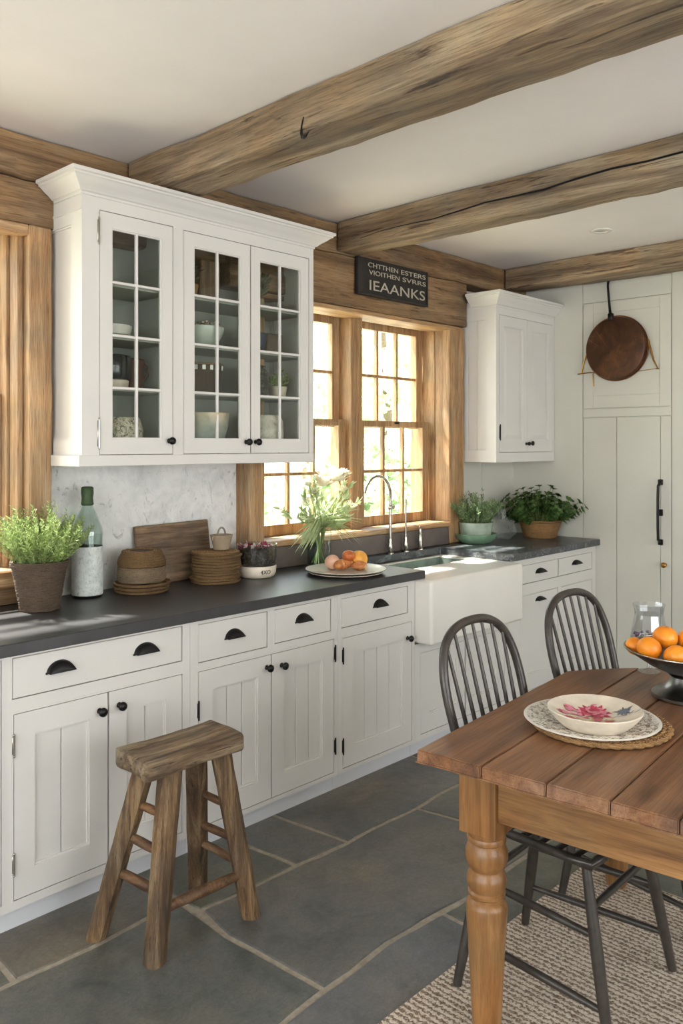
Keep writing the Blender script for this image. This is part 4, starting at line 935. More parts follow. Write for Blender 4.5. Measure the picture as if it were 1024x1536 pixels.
# =================================================================== RIGHT CORNER POTS
tu = thing('potted_herb', 'small-leaved herb in a green and white glazed pot right of the sink', 'potted plant', (4.365, 2.965, 0.911))
bm = B(); lathe(bm, [(0,0),(0.09,0),(0.100,0.008),(0.126,0.035),(0.134,0.058),(0.130,0.060),(0.12,0.036),(0.09,0.014),(0,0.012)], 44, cap=False); obj('dish', bm, M['greenglaze'], tu, smooth=50, label='green glazed dish')
bm = B(); lathe(bm, [(0,0.012),(0.088,0.013),(0.095,0.05),(0.106,0.125),(0.109,0.130),(0.102,0.130),(0.096,0.11),(0,0.108)], 44, cap=False); obj('pot', bm, plain('white_green_glaze', srgb(176,190,172), 0.2, var=0.18, scale=9), tu, smooth=50)
bm = B(); lathe(bm, [(0,0.1095),(0.098,0.1095)], 24, cap=False); obj('soil', bm, M['soil'], tu)
bm = herb_foliage(130, 0.085, 0.245, 0.75, 0.020, 0.0065, 22, 33); bmesh.ops.translate(bm, verts=bm.verts, vec=(0,0,0.108))
for v in bm.verts: v.co.y = min(v.co.y, 0.155 if v.co.z < 0.5 else 0.1); v.co.x = max(v.co.x, -0.19)
obj('foliage', bm, [M['herb2'], M['stem']], tu)
bg_ = thing('plastic_bag', 'crumpled translucent bag lying between the two plants', 'bag', (4.645, 2.955, 0.911))
bm = B(); ell(bm, (0,0,0.070), (0.088,0.075,0.070), 4, 0.5, 6)
for v in bm.verts: v.co += noise.noise_vector(v.co*14)*0.014; v.co.z = max(v.co.z, 0.001)
obj('bag_body', bm, M['film'], bg_, smooth=25)
bm = B(); random.seed(3)
for k in range(7): a = 0.5+k*0.28; leaf(bm, (-0.02,-0.01,0.13), (cos(a)*0.6,random.uniform(-.3,.3),1), 0.085, 0.05, n=4)
obj('bag_neck', bm, M['film'], bg_)
pb = thing('potted_parsley', 'dark green leafy parsley in a straw basket at the right end of the worktop', 'potted plant', (4.925, 2.835, 0.911))
bm = coil_wall([(0.100,0.004),(0.106,0.012),(0.118,0.05),(0.134,0.100)], 0.0065); lathe(bm, [(0,0.085),(0.125,0.088)], 30, cap=False); obj('basket', bm, M['straw'], pb, smooth=45)
bm = B(); tube(bm, [(0.137*cos(2*pi*i/60),0.137*sin(2*pi*i/60),0.111+0.0015*(i%2)) for i in range(60)], 0.0065, 6, True); obj('rim', bm, M['straw'], pb, smooth=60)
random.seed(14); bm = B()
for i in range(150):
    a = random.uniform(0, 2*pi); q = math.sqrt(random.random()); d = Vector((cos(a)*q*0.9, sin(a)*q*1.15, 1.0 - 0.35*q)).normalized(); L = random.uniform(0.13,0.27)*(1.0 if q < 0.6 else 1.05)
    p0 = Vector((0.07*q*cos(a), 0.07*q*sin(a), 0.09)); pts = [p0 + d*L*t_ - Vector((0,0,0.05*q*t_*t_)) for t_ in (0,.33,.66,1)]; tube(bm, pts, 0.0018, 4, mi=1)
    for j in range(3):
        q0 = pts[-1] - d*L*0.16*j
        for k in range(7):
            aa = k*0.9+random.random(); o = d.orthogonal().normalized(); o.rotate(Matrix.Rotation(aa, 3, d)); leaf(bm, q0, o + d*0.5, random.uniform(0.018,0.034), 0.020, up=d, n=3)
for v in bm.verts: v.co.x = min(v.co.x, 0.155); v.co.y = min(v.co.y, 0.29)
obj('foliage', bm, [M['parsley'], M['stem']], pb)
# =================================================================== CUPBOARD CONTENTS
def bowlprof(r, h, t=0.004, foot=0.5): return [(0,0),(r*foot,0),(r*foot,0.004),(r*0.82,h*0.35),(r*0.97,h*0.75),(r,h),(r-t,h),(r*0.97-t,h*0.75),(r*0.8-t,h*0.38),(0,0.008)]
SZ = [1.483]+[z+0.009 for z in shz]; CY = 2.995
# left door
bm = B(); lathe(bm, [(0,0),(0.05,0),(0.075,0.02),(0.096,0.06),(0.098,0.10),(0.085,0.145),(0.078,0.15),(0.076,0.144),(0.09,0.10),(0,0.02)], 36, cap=False, wob=0.002)
t = NT('floral_pot'); v = t.coord(); c = t.ramp(t.noise(v, 55, 5, 0.8, 1.0), [(0.40, srgb(70,62,50)), (0.47, srgb(178,168,146)), (0.6, srgb(222,214,196))]); t.base(c); t.set(Roughness=0.5); t.bump(t.noise(v, 80, 4), 0.6, 0.004); M['floral'] = t.m
solo('patterned_bowl', bm, M['floral'], (1.835, CY-0.02, SZ[0]), 'rough black-and-cream patterned bowl on the bottom shelf behind the left glass door', 'bowl')
cr = thing('stoneware_crock', 'dark glazed crock with a pale foot on the second shelf behind the left glass door', 'crock', (1.80, CY-0.01, SZ[1]))
bm = B(); lathe(bm, [(0,0),(0.072,0),(0.076,0.03),(0.072,0.032),(0,0.033)], 32, cap=False); obj('foot', bm, M['cream'], cr, smooth=45)
bm = B(); lathe(bm, [(0,0.034),(0.078,0.034),(0.085,0.05),(0.086,0.11),(0.080,0.13),(0.07,0.132),(0.068,0.12),(0,0.118)], 36, cap=False); obj('crock_body', bm, plain('black_glaze', srgb(26,26,32), 0.15), cr, smooth=50)
mg = thing('brown_jug', 'dark red-brown jug beside the black crock behind the left glass door', 'jug', (1.938, CY+0.03, SZ[1]))
bm = B(); lathe(bm, [(0,0),(0.034,0),(0.038,0.03),(0.045,0.10),(0.048,0.125),(0.043,0.13),(0.038,0.12),(0,0.10)], 28, cap=False); obj('jug_body', bm, plain('brown_glaze', srgb(86,40,26), 0.3), mg, smooth=50)
bm = B(); tube(bm, [(0.03,-0.03,0.115),(0.042,-0.042,0.10),(0.04,-0.04,0.06),(0.026,-0.028,0.04)], 0.005, 8); obj('handle', bm, plain('brown_glaze_handle', srgb(86,40,26), 0.3), mg, smooth=50)
bm = B(); n_ = 40; lathe(bm, [(0,0),(0.06,0),(0.085,0.012),(0.092,0.048),(0.088,0.05),(0.08,0.016),(0,0.006)], 60, cap=False)
for v in bm.verts:
    a = math.atan2(v.co.y, v.co.x); r = math.hypot(v.co.x, v.co.y)
    if r > 0.08: k = 1+0.018*(1 if int((a+pi)/(2*pi)*60) % 2 else -1); v.co.x *= k; v.co.y *= k
solo('ribbed_bowl', bm, M['white'], (1.80, CY, SZ[2]), 'white ribbed bowl on the third shelf behind the left glass door', 'bowl')
for i in range(5):
    bm = B(); r = 0.046 if i < 4 else 0.042; lathe(bm, [(0,0),(r*0.7,0),(r,0.008),(r+0.001,0.0125),(r-0.004,0.0125),(r*0.6,0.005),(0,0.005)], 28, cap=False)
    solo('small_dish', bm, M['cream'], (1.762, CY-0.01, SZ[2]+0.0065+0.0135*i), ['lowest','second','middle','fourth','topmost'][i]+' small cream dish in the pile standing in the white ribbed bowl', 'dish', 'small dishes in the ribbed bowl')
# middle door
def dry_bunch(bm, n, h, sp, seedv, ll=0.03):
    random.seed(seedv)
    for i in range(n):
        a = random.uniform(0,2*pi); d = Vector((cos(a)*sp*random.random(), sin(a)*sp*0.6*random.random(), 1)); sprig(bm, (0,0,0), d, h*random.uniform(.6,1), 9, ll, 0.010, 0.0012)
bw = B(); 
dp = thing('dried_flower_pot', 'pot of dark dried flowers on the middle door top shelf', 'potted plant', (2.175, CY-0.02, SZ[3]))
bm = B(); lathe(bm, [(0,0),(0.035,0),(0.05,0.06),(0.046,0.06),(0,0.05)], 24, cap=False); obj('pot', bm, plain('ochre_pot', srgb(150,112,62), 0.6), dp, smooth=50)
bm = B(); dry_bunch(bm, 70, 0.15, 0.7, 3); bmesh.ops.translate(bm, verts=bm.verts, vec=(0,0,0.05)); obj('dried_flowers', bm, M['dried'], dp); bw.free()
bm = B(); box(bm, -0.055,0.055,-0.04,0.04,0,0.185,0.004); solo('wooden_box', bm, wood('box_wood', [srgb(82,62,42),srgb(120,94,66),srgb(146,118,86)], 2, 3), (2.300, CY+0.02, SZ[3]), 'tall brown wooden box beside the dried flowers on the top shelf', 'box')
bm = B(); lathe(bm, bowlprof(0.105,0.082), 44, cap=False); solo('white_bowl', bm, plain('pale_green_ceramic', srgb(196,204,192), 0.3), (2.235, CY-0.03, SZ[2]), 'large pale bowl on the third shelf behind the middle glass door', 'bowl')
random.seed(9); bm = B()
for i in range(90): a = random.uniform(0,2*pi); r = 0.082*math.sqrt(random.random()); ell(bm, (r*cos(a), r*sin(a), random.uniform(0,0.035)), (0.010,0.008,0.007), 1)
lathe(bm, [(0,-0.035),(0.06,-0.03),(0.082,0.0),(0,0.005)], 24, cap=False)
o = solo('dried_berries', bm, M['floral'], (2.235, CY-0.03, SZ[2]+0.072), 'heap of dark and pale dried pods filling the large pale bowl', 'dried pods'); o['kind'] = 'stuff'
tb = thing('twig_basket', 'dark woven twig basket with white tags on the second shelf behind the middle door', 'basket', (2.235, CY-0.025, SZ[1]))
bm = B(); lathe(bm, [(0,0),(0.09,0),(0.098,0.01),(0.104,0.12),(0.098,0.12),(0.09,0.02),(0,0.01)], 40, cap=False, wob=0.003); obj('basket_body', bm, weave('dark_twig', srgb(70,50,34), srgb(120,92,62), (160,160,500), 0.8, 1.0), tb, smooth=40)
for k in range(5):
    a = -2.35+0.32*k; bm = B(); box(bm, -0.007,0.007,-0.001,0.001,0,0.02,M=Matrix.Translation((0.107*cos(a),0.107*sin(a),0.095)) @ Matrix.Rotation(a+pi/2,4,'Z')); obj('tag', bm, M['white'], tb)
bm = B(); tube(bm, [(0.102*cos(2*pi*i/40),0.102*sin(2*pi*i/40),0.122) for i in range(40)], 0.005, 6, True); obj('rim', bm, M['wick'], tb, smooth=60)
bm = B(); lathe(bm, [(0,0),(0.06,0),(0.095,0.04),(0.118,0.12),(0.124,0.178),(0.118,0.18),(0.11,0.12),(0,0.02)], 44, cap=False)
t = NT('blue_tan_glaze'); v = t.coord(); s3 = t.n('SeparateXYZ'); t.l(v, s3.inputs[0]); mm = t.n('MapRange'); mm.inputs[1].default_value = 0.0; mm.inputs[2].default_value = 0.2; t.l(s3.outputs[2], mm.inputs[0]); t.base(t.mix(0.35, t.ramp(mm.outputs[0], [(0.3, srgb(112,130,132)), (0.62, srgb(150,150,134)), (0.85, srgb(188,168,132))]), t.ramp(t.noise(v, 20, 5), [(0.3, srgb(96,104,100)), (0.7, srgb(200,196,180))]))); t.set(Roughness=0.3)
solo('large_glazed_bowl', bm, t.m, (2.240, CY-0.03, SZ[0]), 'deep blue-grey bowl with a tan rim on the bottom shelf behind the middle door', 'bowl')
# right door
dg = thing('dried_grass_bunch', 'dried green stalks in a small jar, top shelf behind the right glass door', 'dried plant', (2.575, CY-0.02, SZ[3]))
bm = B(); lathe(bm, [(0,0),(0.03,0),(0.034,0.04),(0.03,0.045),(0,0.04)], 20, cap=False); obj('jar', bm, M['taupe'], dg, smooth=50)
bm = B(); dry_bunch(bm, 60, 0.17, 0.55, 8, 0.04); bmesh.ops.translate(bm, verts=bm.verts, vec=(0,0,0.03)); obj('stalks', bm, leafmat('dry_stalk', srgb(74,76,52), srgb(120,118,84), 0.2), dg)
bm = B(); lathe(bm, bowlprof(0.062,0.088,0.004,0.7), 36, cap=False); solo('blue_bowl', bm, plain('dark_blue_glaze', srgb(52,56,78), 0.3), (2.545, CY-0.03, SZ[2]), 'dark blue bowl on the third shelf behind the right glass door', 'bowl')
bm = B(); box(bm, -0.05,0.05,-0.045,0.045,0,0.098,0.006); solo('wooden_crate', bm, plain('dark_box', srgb(92,72,56), 0.7, var=0.2, scale=30), (2.668, CY, SZ[2]), 'squat brown box right of the dark blue bowl behind the right glass door', 'box')
bm = B(); lathe(bm, [(0,0),(0.055,0),(0.064,0.01),(0.066,0.11),(0.05,0.125),(0.052,0.14),(0.046,0.14),(0,0.12)], 36, cap=False); solo('speckled_jar', bm, M['potp'], (2.548, CY-0.03, SZ[1]), 'speckled grey jar on the second shelf behind the right glass door', 'jar')
lp = thing('small_potted_plant', 'little bright green plant in a pot on the second shelf behind the right glass door', 'potted plant', (2.700, CY-0.03, SZ[1]))
bm = B(); lathe(bm, [(0,0),(0.034,0),(0.042,0.05),(0.038,0.05),(0,0.045)], 24, cap=False); obj('pot', bm, M['cream'], lp, smooth=50)
bm = herb_foliage(26, 0.03, 0.09, 0.7, 0.022, 0.012, 8, 5); bmesh.ops.translate(bm, verts=bm.verts, vec=(0,0,0.045)); obj('foliage', bm, [M['herb'], M['stem']], lp)
t = NT('veined_pottery'); v = t.coord(); t.base(t.ramp(t.noise(v, 14, 6, 0.7, 1.5), [(0.35, srgb(96,84,72)), (0.42, srgb(184,176,160)), (0.6, srgb(206,200,186))])); t.set(Roughness=0.5)
bm = B(); lathe(bm, [(0,0),(0.075,0),(0.098,0.02),(0.106,0.09),(0.102,0.15),(0.085,0.178),(0.078,0.178),(0.09,0.15),(0,0.03)], 40, cap=False, wob=0.003); solo('pottery_tureen', bm, t.m, (2.602, CY-0.02, SZ[0]), 'large pale veined pot on the bottom shelf behind the right glass door', 'pot')
bm = B()
for k in range(5): a = 2*pi*k/5; ell(bm, (0.014*cos(a), 0, 0.022+0.014*sin(a)), (0.010,0.006,0.010), 2)
solo('metal_flower', bm, M['black'], (2.600, CY-0.138, SZ[0]), 'small dark flower ornament in front of the pale veined pot', 'ornament')
# =================================================================== STOOL
st = thing('wooden_stool', 'rustic wooden stool with a thick worn seat in front of the cabinets', 'stool', (1.55, 2.15, 0))
bm = B(); box(bm, -0.190, 0.178, -0.098, 0.086, 0.545, 0.605, 0.012, 2); cut_len(bm, 0, 0.03); cut_len(bm, 1, 0.03)
for v in bm.verts:
    v.co += noise.noise_vector((v.co+Vector((3,1,2)))*7)*0.006 + noise.noise_vector(v.co*26)*0.0022
    v.co.z += -0.005*(1-(v.co.x/0.19)**2)*(1 if v.co.z > 0.58 else 0.3)
    if abs(v.co.x) > 0.15: v.co.x += 0.012*noise.noise(Vector((v.co.y*18, v.co.z*9, 2)))
obj('seat', bm, M['stoolx'], st, smooth=30)
feet = {'FL':(-0.150,-0.075),'BL':(-0.200,0.165),'FR':(0.205,-0.090),'BR':(0.180,0.155)}; tops = {'FL':(-0.085,-0.060),'BL':(-0.110,0.030),'FR':(0.110,-0.055),'BR':(0.085,0.040)}
def sq_leg(bm, a, b, wa, wb, rot=0.5):
    n = 9; rings = []
    for i in range(n+1):
        t_ = i/n; c = Vector(a).lerp(Vector(b), t_); w = wa+(wb-wa)*t_; ring = []
        for k in range(8):
            an = rot + pi/4*k; rr = w*(1.0 if k % 2 else 0.93)
            p = c + Vector((cos(an)*rr, sin(an)*rr, 0)); p += noise.noise_vector(p*14)*0.0025 if 0 < i < n else Vector((0,0,0)); ring.append(bm.verts.new(p))
        rings.append(ring)
    for A_, B_ in zip(rings, rings[1:]):
        for k in range(8): bm.faces.new((A_[k], A_[(k+1)%8], B_[(k+1)%8], B_[k]))
    bm.faces.new(rings[0]); bm.faces.new(rings[-1])
P_ = {}
for k in feet:
    a = Vector((*feet[k], 0.0)); b = Vector((*tops[k], 0.550)); P_[k] = (a, b); bm = B(); sq_leg(bm, a, b, 0.034, 0.037, {'FL':0.2,'BL':0.5,'FR':0.9,'BR':0.4}[k]); obj('leg', bm, M['stool'], st, smooth=30)
def at_z(k, z): a, b = P_[k]; return a.lerp(b, (z-a.z)/(b.z-a.z))
for k0, k1, z0, z1, r in (('FL','BL',0.415,0.425,0.013),('FL','BL',0.305,0.325,0.014),('FL','BL',0.195,0.215,0.015),('FR','BR',0.365,0.385,0.012),('FR','BR',0.255,0.27,0.013),('FR','BR',0.175,0.20,0.013),('FL','FR',0.145,0.145,0.017)):
    p, q = at_z(k0, z0), at_z(k1, z1); bm = B(); N = 8; pts = [p.lerp(q, i/N) + noise.noise_vector(p.lerp(q, i/N)*13)*0.003 for i in range(N+1)]
    tube(bm, pts, [r*(0.82+0.22*sin(pi*i/N)) for i in range(N+1)], 10); obj('rung', bm, M['stoolr'], st, smooth=50)
# =================================================================== RUG
bm = B(); box(bm, 1.35, 2.80, -0.9, 1.425, 0.0005, 0.011, 0.004); tag(obj('jute_rug', bm, M['rug'], smooth=40), 'oatmeal ribbed jute rug under the table', 'rug')
# =================================================================== TABLE
tb_ = thing('dining_table', 'farmhouse dining table with a plank top and turned pine legs', 'table', (1.645, 1.294, 0), radians(5))
def end_u(v): return 1.22 - 0.30*(abs(v-0.55)/0.55)**2.6      # rounded far end
seams = [0.0, 0.181, 0.345, 0.492, 0.635, 0.80, 0.95, 1.10]
for i, (a, b) in enumerate(zip(seams, seams[1:])):
    bm = B(); g = 0.0012; n = 12; top = 0.760 - random.uniform(0,0.0012)
    poly = [(0.004*noise.noise(Vector((i*3,k,0))), -(a+g + (b-a-2*g)*k/6)) for k in range(7)] + [(end_u(b - (b-a)*k/8), -(b-g-(b-a-2*g)*k/8)) for k in range(9)]
    prism(bm, [(x, y) for x, y in poly], 0.727, top)
    cut_len(bm, 0, 0.10)
    bmesh.ops.bevel(bm, geom=[e for e in bm.edges if e.calc_face_angle(0) > 0.6], offset=0.003, segments=2, affect='EDGES')
    for v in bm.verts:
        if v.co.x < 0.03: v.co.x += 0.004*noise.noise(v.co*20); v.co.z += 0.002*noise.noise(v.co*14) if v.co.z < 0.75 else 0
    o = obj('top_plank', bm, M['table'], tb_, smooth=30)
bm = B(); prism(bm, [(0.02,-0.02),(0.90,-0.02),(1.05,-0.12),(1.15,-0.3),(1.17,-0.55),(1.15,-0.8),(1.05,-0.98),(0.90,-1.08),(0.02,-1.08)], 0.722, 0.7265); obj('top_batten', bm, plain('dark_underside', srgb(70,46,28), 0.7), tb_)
LX = [0.100, 1.02]; LY = [-0.062, -0.93]
prof = [(0.0,0.0115),(0.030,0.0115),(0.036,0.025),(0.040,0.10),(0.046,0.22),(0.0525,0.325),(0.053,0.345),(0.048,0.358),(0.041,0.364),(0.041,0.369),(0.0475,0.374),(0.048,0.381),(0.043,0.386),(0.049,0.396),(0.0515,0.410),(0.049,0.424),(0.043,0.434),(0.0425,0.440),(0.050,0.450),(0.0545,0.468),(0.054,0.486),(0.048,0.502),(0.045,0.507),(0.0495,0.511),(0.0505,0.518),(0.0475,0.524),(0.050,0.532),(0.048,0.542),(0,0.542)]
for lx in LX:
    for ly in LY:
        bm = B(); lathe(bm, prof, 40, (lx+0.052, ly-0.052, 0), cap=False); L_ = obj('leg', bm, M['tableleg'], tb_, smooth=35)
        bm = B(); box(bm, lx, lx+0.104, ly-0.104, ly, 0.536, 0.7215, 0.003, 2); obj('leg_block', bm, M['tableleg'], L_)
for a in ((LX[0]+0.012, LX[0]+0.036, LY[1], LY[0]-0.104),(LX[1]+0.07, LX[1]+0.094, LY[1], LY[0]-0.104)):
    bm = B(); box(bm, *a, 0.580, 0.7215, 0.002); obj('apron', bm, M['tableapron'], tb_)
for a in ((LX[0]+0.104, LX[1], LY[0]-0.036, LY[0]-0.012),(LX[0]+0.104, LX[1], LY[1]-0.092, LY[1]-0.068)):
    bm = B(); box(bm, *a, 0.580, 0.7215, 0.002); obj('apron', bm, M['tableapron'], tb_)
# =================================================================== CHAIRS
def make_chair(label, loc):
    t_ = thing('windsor_chair', label, 'chair', loc, 0, 'dark hoop-back chairs')
    m = M['chair']
    # seat frame with slats (front is -y)
    bm = B()
    cs = [(-0.185,-0.175,0.452),(0.185,-0.175,0.452),(0.170,0.180,0.452),(-0.170,0.180,0.452)]
    ring = []
    for i in range(4):
        a, b = Vector(cs[i]), Vector(cs[(i+1)%4])
        for k in range(6): ring.append(a.lerp(b, k/6))
    tube(bm, ring, 0.013, 8, True); obj('seat_frame', bm, m, t_, smooth=50)
    for k in range(6):
        y = -0.125+0.052*k; w = 0.180 - 0.006*k; bm = B(); tube(bm, [(-w,y,0.456),(0,y,0.451),(w,y,0.456)], 0.0075, 8, flat=(1,1.5,0.8)); obj('seat_slat', bm, m, t_, smooth=50)
    def back(zz): return 0.172 + (zz-0.452)*0.27
    # hoop
    pts = []; N = 40
    for i in range(N+1):
        a = pi*i/N; zz = 0.452 + 0.54*(sin(a)**0.72 if sin(a) > 0 else 0)
        xx = -cos(a)*0.2; k = (zz-0.452)/0.54
        xx = (-1 if cos(a) > 0 else 1)*(0.172 + 0.030*sin(min(1,k/0.62)*pi/2) )*min(1.0, abs(cos(a))**0.55*1.0 if k > 0.62 else 1.0) if abs(cos(a)) > 1e-6 else 0
        pts.append((xx, zz))
    # smoother hand-shaped hoop: half outline then mirrored
    half = [(-0.163,0.452),(-0.174,0.55),(-0.187,0.65),(-0.196,0.75),(-0.196,0.81),(-0.187,0.865),(-0.163,0.918),(-0.124,0.953),(-0.070,0.973),(0,0.979)]
    hp_ = [Vector((x, back(z), z)) for x, z in half]; full = hp_ + [Vector((-p.x, p.y, p.z)) for p in reversed(hp_[:-1])]
    sm = []
    for i in range(len(full)-1):
        p0 = full[max(i-1,0)]; p1 = full[i]; p2 = full[i+1]; p3 = full[min(i+2,len(full)-1)]
        for j in range(4):
            u = j/4; sm.append(0.5*((2*p1)+(-p0+p2)*u+(2*p0-5*p1+4*p2-p3)*u*u+(-p0+3*p1-3*p2+p3)*u**3))
    sm.append(full[-1]); bm = B(); tube(bm, sm, 0.0138, 10); obj('hoop', bm, m, t_, smooth=60)
    def hoop_z(x):
        for (xa, za), (xb, zb) in zip(half[5:], half[6:]):
            if xa <= -abs(x) <= xb: return za+(zb-za)*(-abs(x)-xa)/(xb-xa)
        return 0.865
    for k in range(7):
        xt = -0.150+0.05*k; xb = xt*0.80; zt_ = hoop_z(xt); bm = B()
        tube(bm, [(xb,0.172,0.455),((xb*2+xt)/3,back(0.62),0.62),(xt,back(zt_),zt_)], [0.0062,0.0072,0.005], 8); obj('spindle', bm, m, t_, smooth=60)
    L = {}
    for nm, f, tp in (('fl',(-0.205,-0.235,0),(-0.165,-0.150,0.452)),('fr',(0.235,-0.215,0),(0.165,-0.150,0.452)),('bl',(-0.245,0.195,0),(-0.150,0.150,0.452)),('br',(0.150,0.215,0),(0.130,0.150,0.452))):
        a, b = Vector(f)+Vector((0,0,0.0145)), Vector(tp); L[nm] = (a, b); bm = B()
        tube(bm, [a.lerp(b, q) for q in (0,.25,.5,.75,1)], [0.0125,0.0155,0.017,0.015,0.012], 12); obj('leg', bm, m, t_, smooth=60)
    def pt(n, z): a, b = L[n]; return a.lerp(b, (z-a.z)/(b.z-a.z))
    for n0, n1, z0, z1 in (('fl','bl',0.275,0.30),('fl','bl',0.105,0.15),('fr','br',0.26,0.27),('fr','br',0.12,0.14),('fl','fr',0.34,0.34),('bl','br',0.30,0.30)):
        bm = B(); p, q = pt(n0,z0), pt(n1,z1); tube(bm, [p.lerp(q,k/6) for k in range(7)], [0.008+0.003*sin(pi*k/6) for k in range(7)], 8); obj('stretcher', bm, m, t_, smooth=60)
    return t_
ch = make_chair('dark hoop-back chair nearer the camera, in front of the sink', (2.155, 1.165, 0.0))
dup(ch, (2.78, 1.175, 0.0), radians(-3), 'dark hoop-back chair farther along the table, in front of the right base cabinet')
# =================================================================== ON THE TABLE
TZ = 0.7605
bm = B(); pc_ = (2.118, 1.036)
for k in range(11):
    r = 0.178-0.016*k; n = 72
    if r < 0.01: break
    for ph in (0, pi):
        tube(bm, [((r+0.0035*sin(i*2*pi/4.0+ph))*cos(2*pi*i/n), (r+0.0035*sin(i*2*pi/4.0+ph))*sin(2*pi*i/n), 0.0085+0.003*cos(i*2*pi/4.0+ph)) for i in range(n)], 0.0052, 5, True)
    if k == 4: break
lathe(bm, [(0,0.002),(0.175,0.002),(0.175,0.009),(0,0.009)], 48, cap=False)
solo('woven_placemat', bm, M['straw'], (pc_[0], pc_[1], TZ), 'round braided straw placemat on the table', 'placemat', smooth=60)
t = NT('charger_pattern'); v = t.coord(); s3 = t.n('SeparateXYZ'); t.l(v, s3.inputs[0]); ln = t.n('VectorMath', operation='LENGTH'); cm = t.n('CombineXYZ'); t.l(s3.outputs[0], cm.inputs[0]); t.l(s3.outputs[1], cm.inputs[1]); t.l(cm.outputs[0], ln.inputs[0])
patt = t.ramp(t.noise(v, 75, 4, 0.8, 1.2), [(0.44, srgb(104,84,62)), (0.52, srgb(226,220,208))]); ring = t.ramp(ln.outputs['Value'], [(0.075, (0,0,0)), (0.085, (1,1,1)), (0.168, (1,1,1)), (0.172, (0,0,0))])
t.base(t.mix(ring, srgb(226,220,210), patt)); t.set(Roughness=0.3); M['charger'] = t.m
bm = B(); lathe(bm, [(0,0.002),(0.10,0.001),(0.125,0.003),(0.176,0.0085),(0.179,0.011),(0.176,0.0125),(0.125,0.0075),(0.10,0.006),(0,0.006)], 64, cap=False)
solo('charger_plate', bm, M['charger'], (2.098, 1.052, TZ+0.0135), 'flat cream charger plate with a brown pattern on the placemat', 'plate', smooth=50)
bw_ = thing('painted_bowl', 'shallow cream bowl with a painted pink flower on the charger plate', 'bowl', (2.052, 1.020, TZ+0.0195))
BP = [(0,0.001),(0.078,0.001),(0.084,0.004),(0.102,0.020),(0.119,0.040),(0.1225,0.047),(0.1205,0.049),(0.117,0.047),(0.085,0.0335),(0.055,0.0265),(0.035,0.0245),(0,0.0240)]
bm = B(); lathe(bm, BP, 64, cap=False); obj('bowl_body', bm, M['cream'], bw_, smooth=50)
def on_bowl(x, y): r = math.hypot(x, y); return 0.0245 + (0.0 if r < 0.035 else ((r-0.035)*0.10 if r < 0.055 else 0.0020+(r-0.055)*0.233 if r < 0.085 else 0.009+(r-0.085)*0.42))
PH = [0.0]
def petal(bm, x, y, a, L, w):
    x, y, L, w = x*1.42+0.010, y*1.42+0.012, L*1.45, w*1.4
    n = 5; prev = None; PH[0] = (PH[0]+0.00007) % 0.0012
    for i in range(n+1):
        t_ = i/n; cx_, cy_ = x+cos(a)*L*t_, y+sin(a)*L*t_; ww = w*sin(pi*(0.1+0.88*t_)); nx_, ny_ = -sin(a)*ww/2, cos(a)*ww/2
        cur = [bm.verts.new((px, py, on_bowl(px, py)+0.0006+PH[0])) for px, py in ((cx_-nx_,cy_-ny_),(cx_+nx_,cy_+ny_))]
        if prev: bm.faces.new((prev[0], prev[1], cur[1], cur[0]))
        prev = cur
random.seed(6)
# in bowl coordinates: screen right is (0.69,-0.73), screen up is (0.73,0.69)
def SC(u, w): return (0.686*u+0.727*w, -0.727*u+0.686*w)
bm = B()
for k in range(16): x, y = SC(0.008,0.010); petal(bm, x, y, k*2*pi/16+random.uniform(-.15,.15), 0.036*random.uniform(.7,1.05), 0.012)
for (u, w) in ((-0.055,0.002),(-0.035,0.028),(0.0,-0.03),(0.02,-0.038),(-0.05,-0.028)):
    x, y = SC(u, w)
    for k in range(6): petal(bm, x, y, k*pi/3, 0.011, 0.008)
pl_ = [SC(u, w) for u, w in ((-0.040,0.034),(-0.028,0.02),(-0.012,0.0),(0.0,-0.008),(0.01,0.0),(0.012,0.01))]
for (xa, ya), (xb, yb) in zip(pl_, pl_[1:]): petal(bm, xa, ya, math.atan2(yb-ya, xb-xa), math.hypot(xb-xa, yb-ya)*1.3, 0.007)
pl_ = [SC(u, w) for u, w in ((-0.05,-0.032),(-0.036,-0.022),(-0.018,-0.018),(0.0,-0.02))]
for (xa, ya), (xb, yb) in zip(pl_, pl_[1:]): petal(bm, xa, ya, math.atan2(yb-ya, xb-xa), math.hypot(xb-xa, yb-ya)*1.3, 0.008)
obj('painted_flower', bm, plain('pink_enamel', srgb(196,50,84), 0.3, var=0.2, scale=60), bw_, label='crimson and pink painted flower')
bm = B()
for k in range(22): u_, w_ = random.gauss(0.008,0.014), random.gauss(0.012,0.010); x, y = SC(u_, w_); petal(bm, x, y, random.uniform(0,6.3), 0.013, 0.006)
for k in range(9): x, y = SC(random.uniform(-.055,-.02), random.uniform(-.01,.03)); petal(bm, x, y, random.uniform(0,6.3), 0.018, 0.010)
bmesh.ops.translate(bm, verts=bm.verts, vec=(0,0,0.0013)); obj('painted_petals', bm, plain('pale_pink_enamel', srgb(226,140,158), 0.3, var=0.15, scale=90), bw_, label='pale pink painted petals')
bm = B(); x, y = SC(0.058, 0.0)
for k in range(13): petal(bm, x, y, k*2*pi/13, 0.020*random.uniform(.6,1.1), 0.005)
for k in range(5): xx, yy = SC(0.03+0.01*k, -0.022); petal(bm, xx, yy, random.uniform(-1,0), 0.018, 0.002)
obj('painted_sprig', bm, plain('slate_enamel', srgb(96,104,116), 0.3), bw_, label='slate blue painted sprig')
bm = B()
for k in range(26): xx, yy = SC(random.uniform(-0.05,0.03), random.uniform(-0.04,-0.008)); petal(bm, xx, yy, random.uniform(0,6), 0.014, 0.006)
bmesh.ops.translate(bm, verts=bm.verts, vec=(0,0,-0.0001)); obj('painted_leaves', bm, plain('ochre_enamel', srgb(222,196,150), 0.3, var=0.2, scale=90), bw_, label='ochre painted leaves')
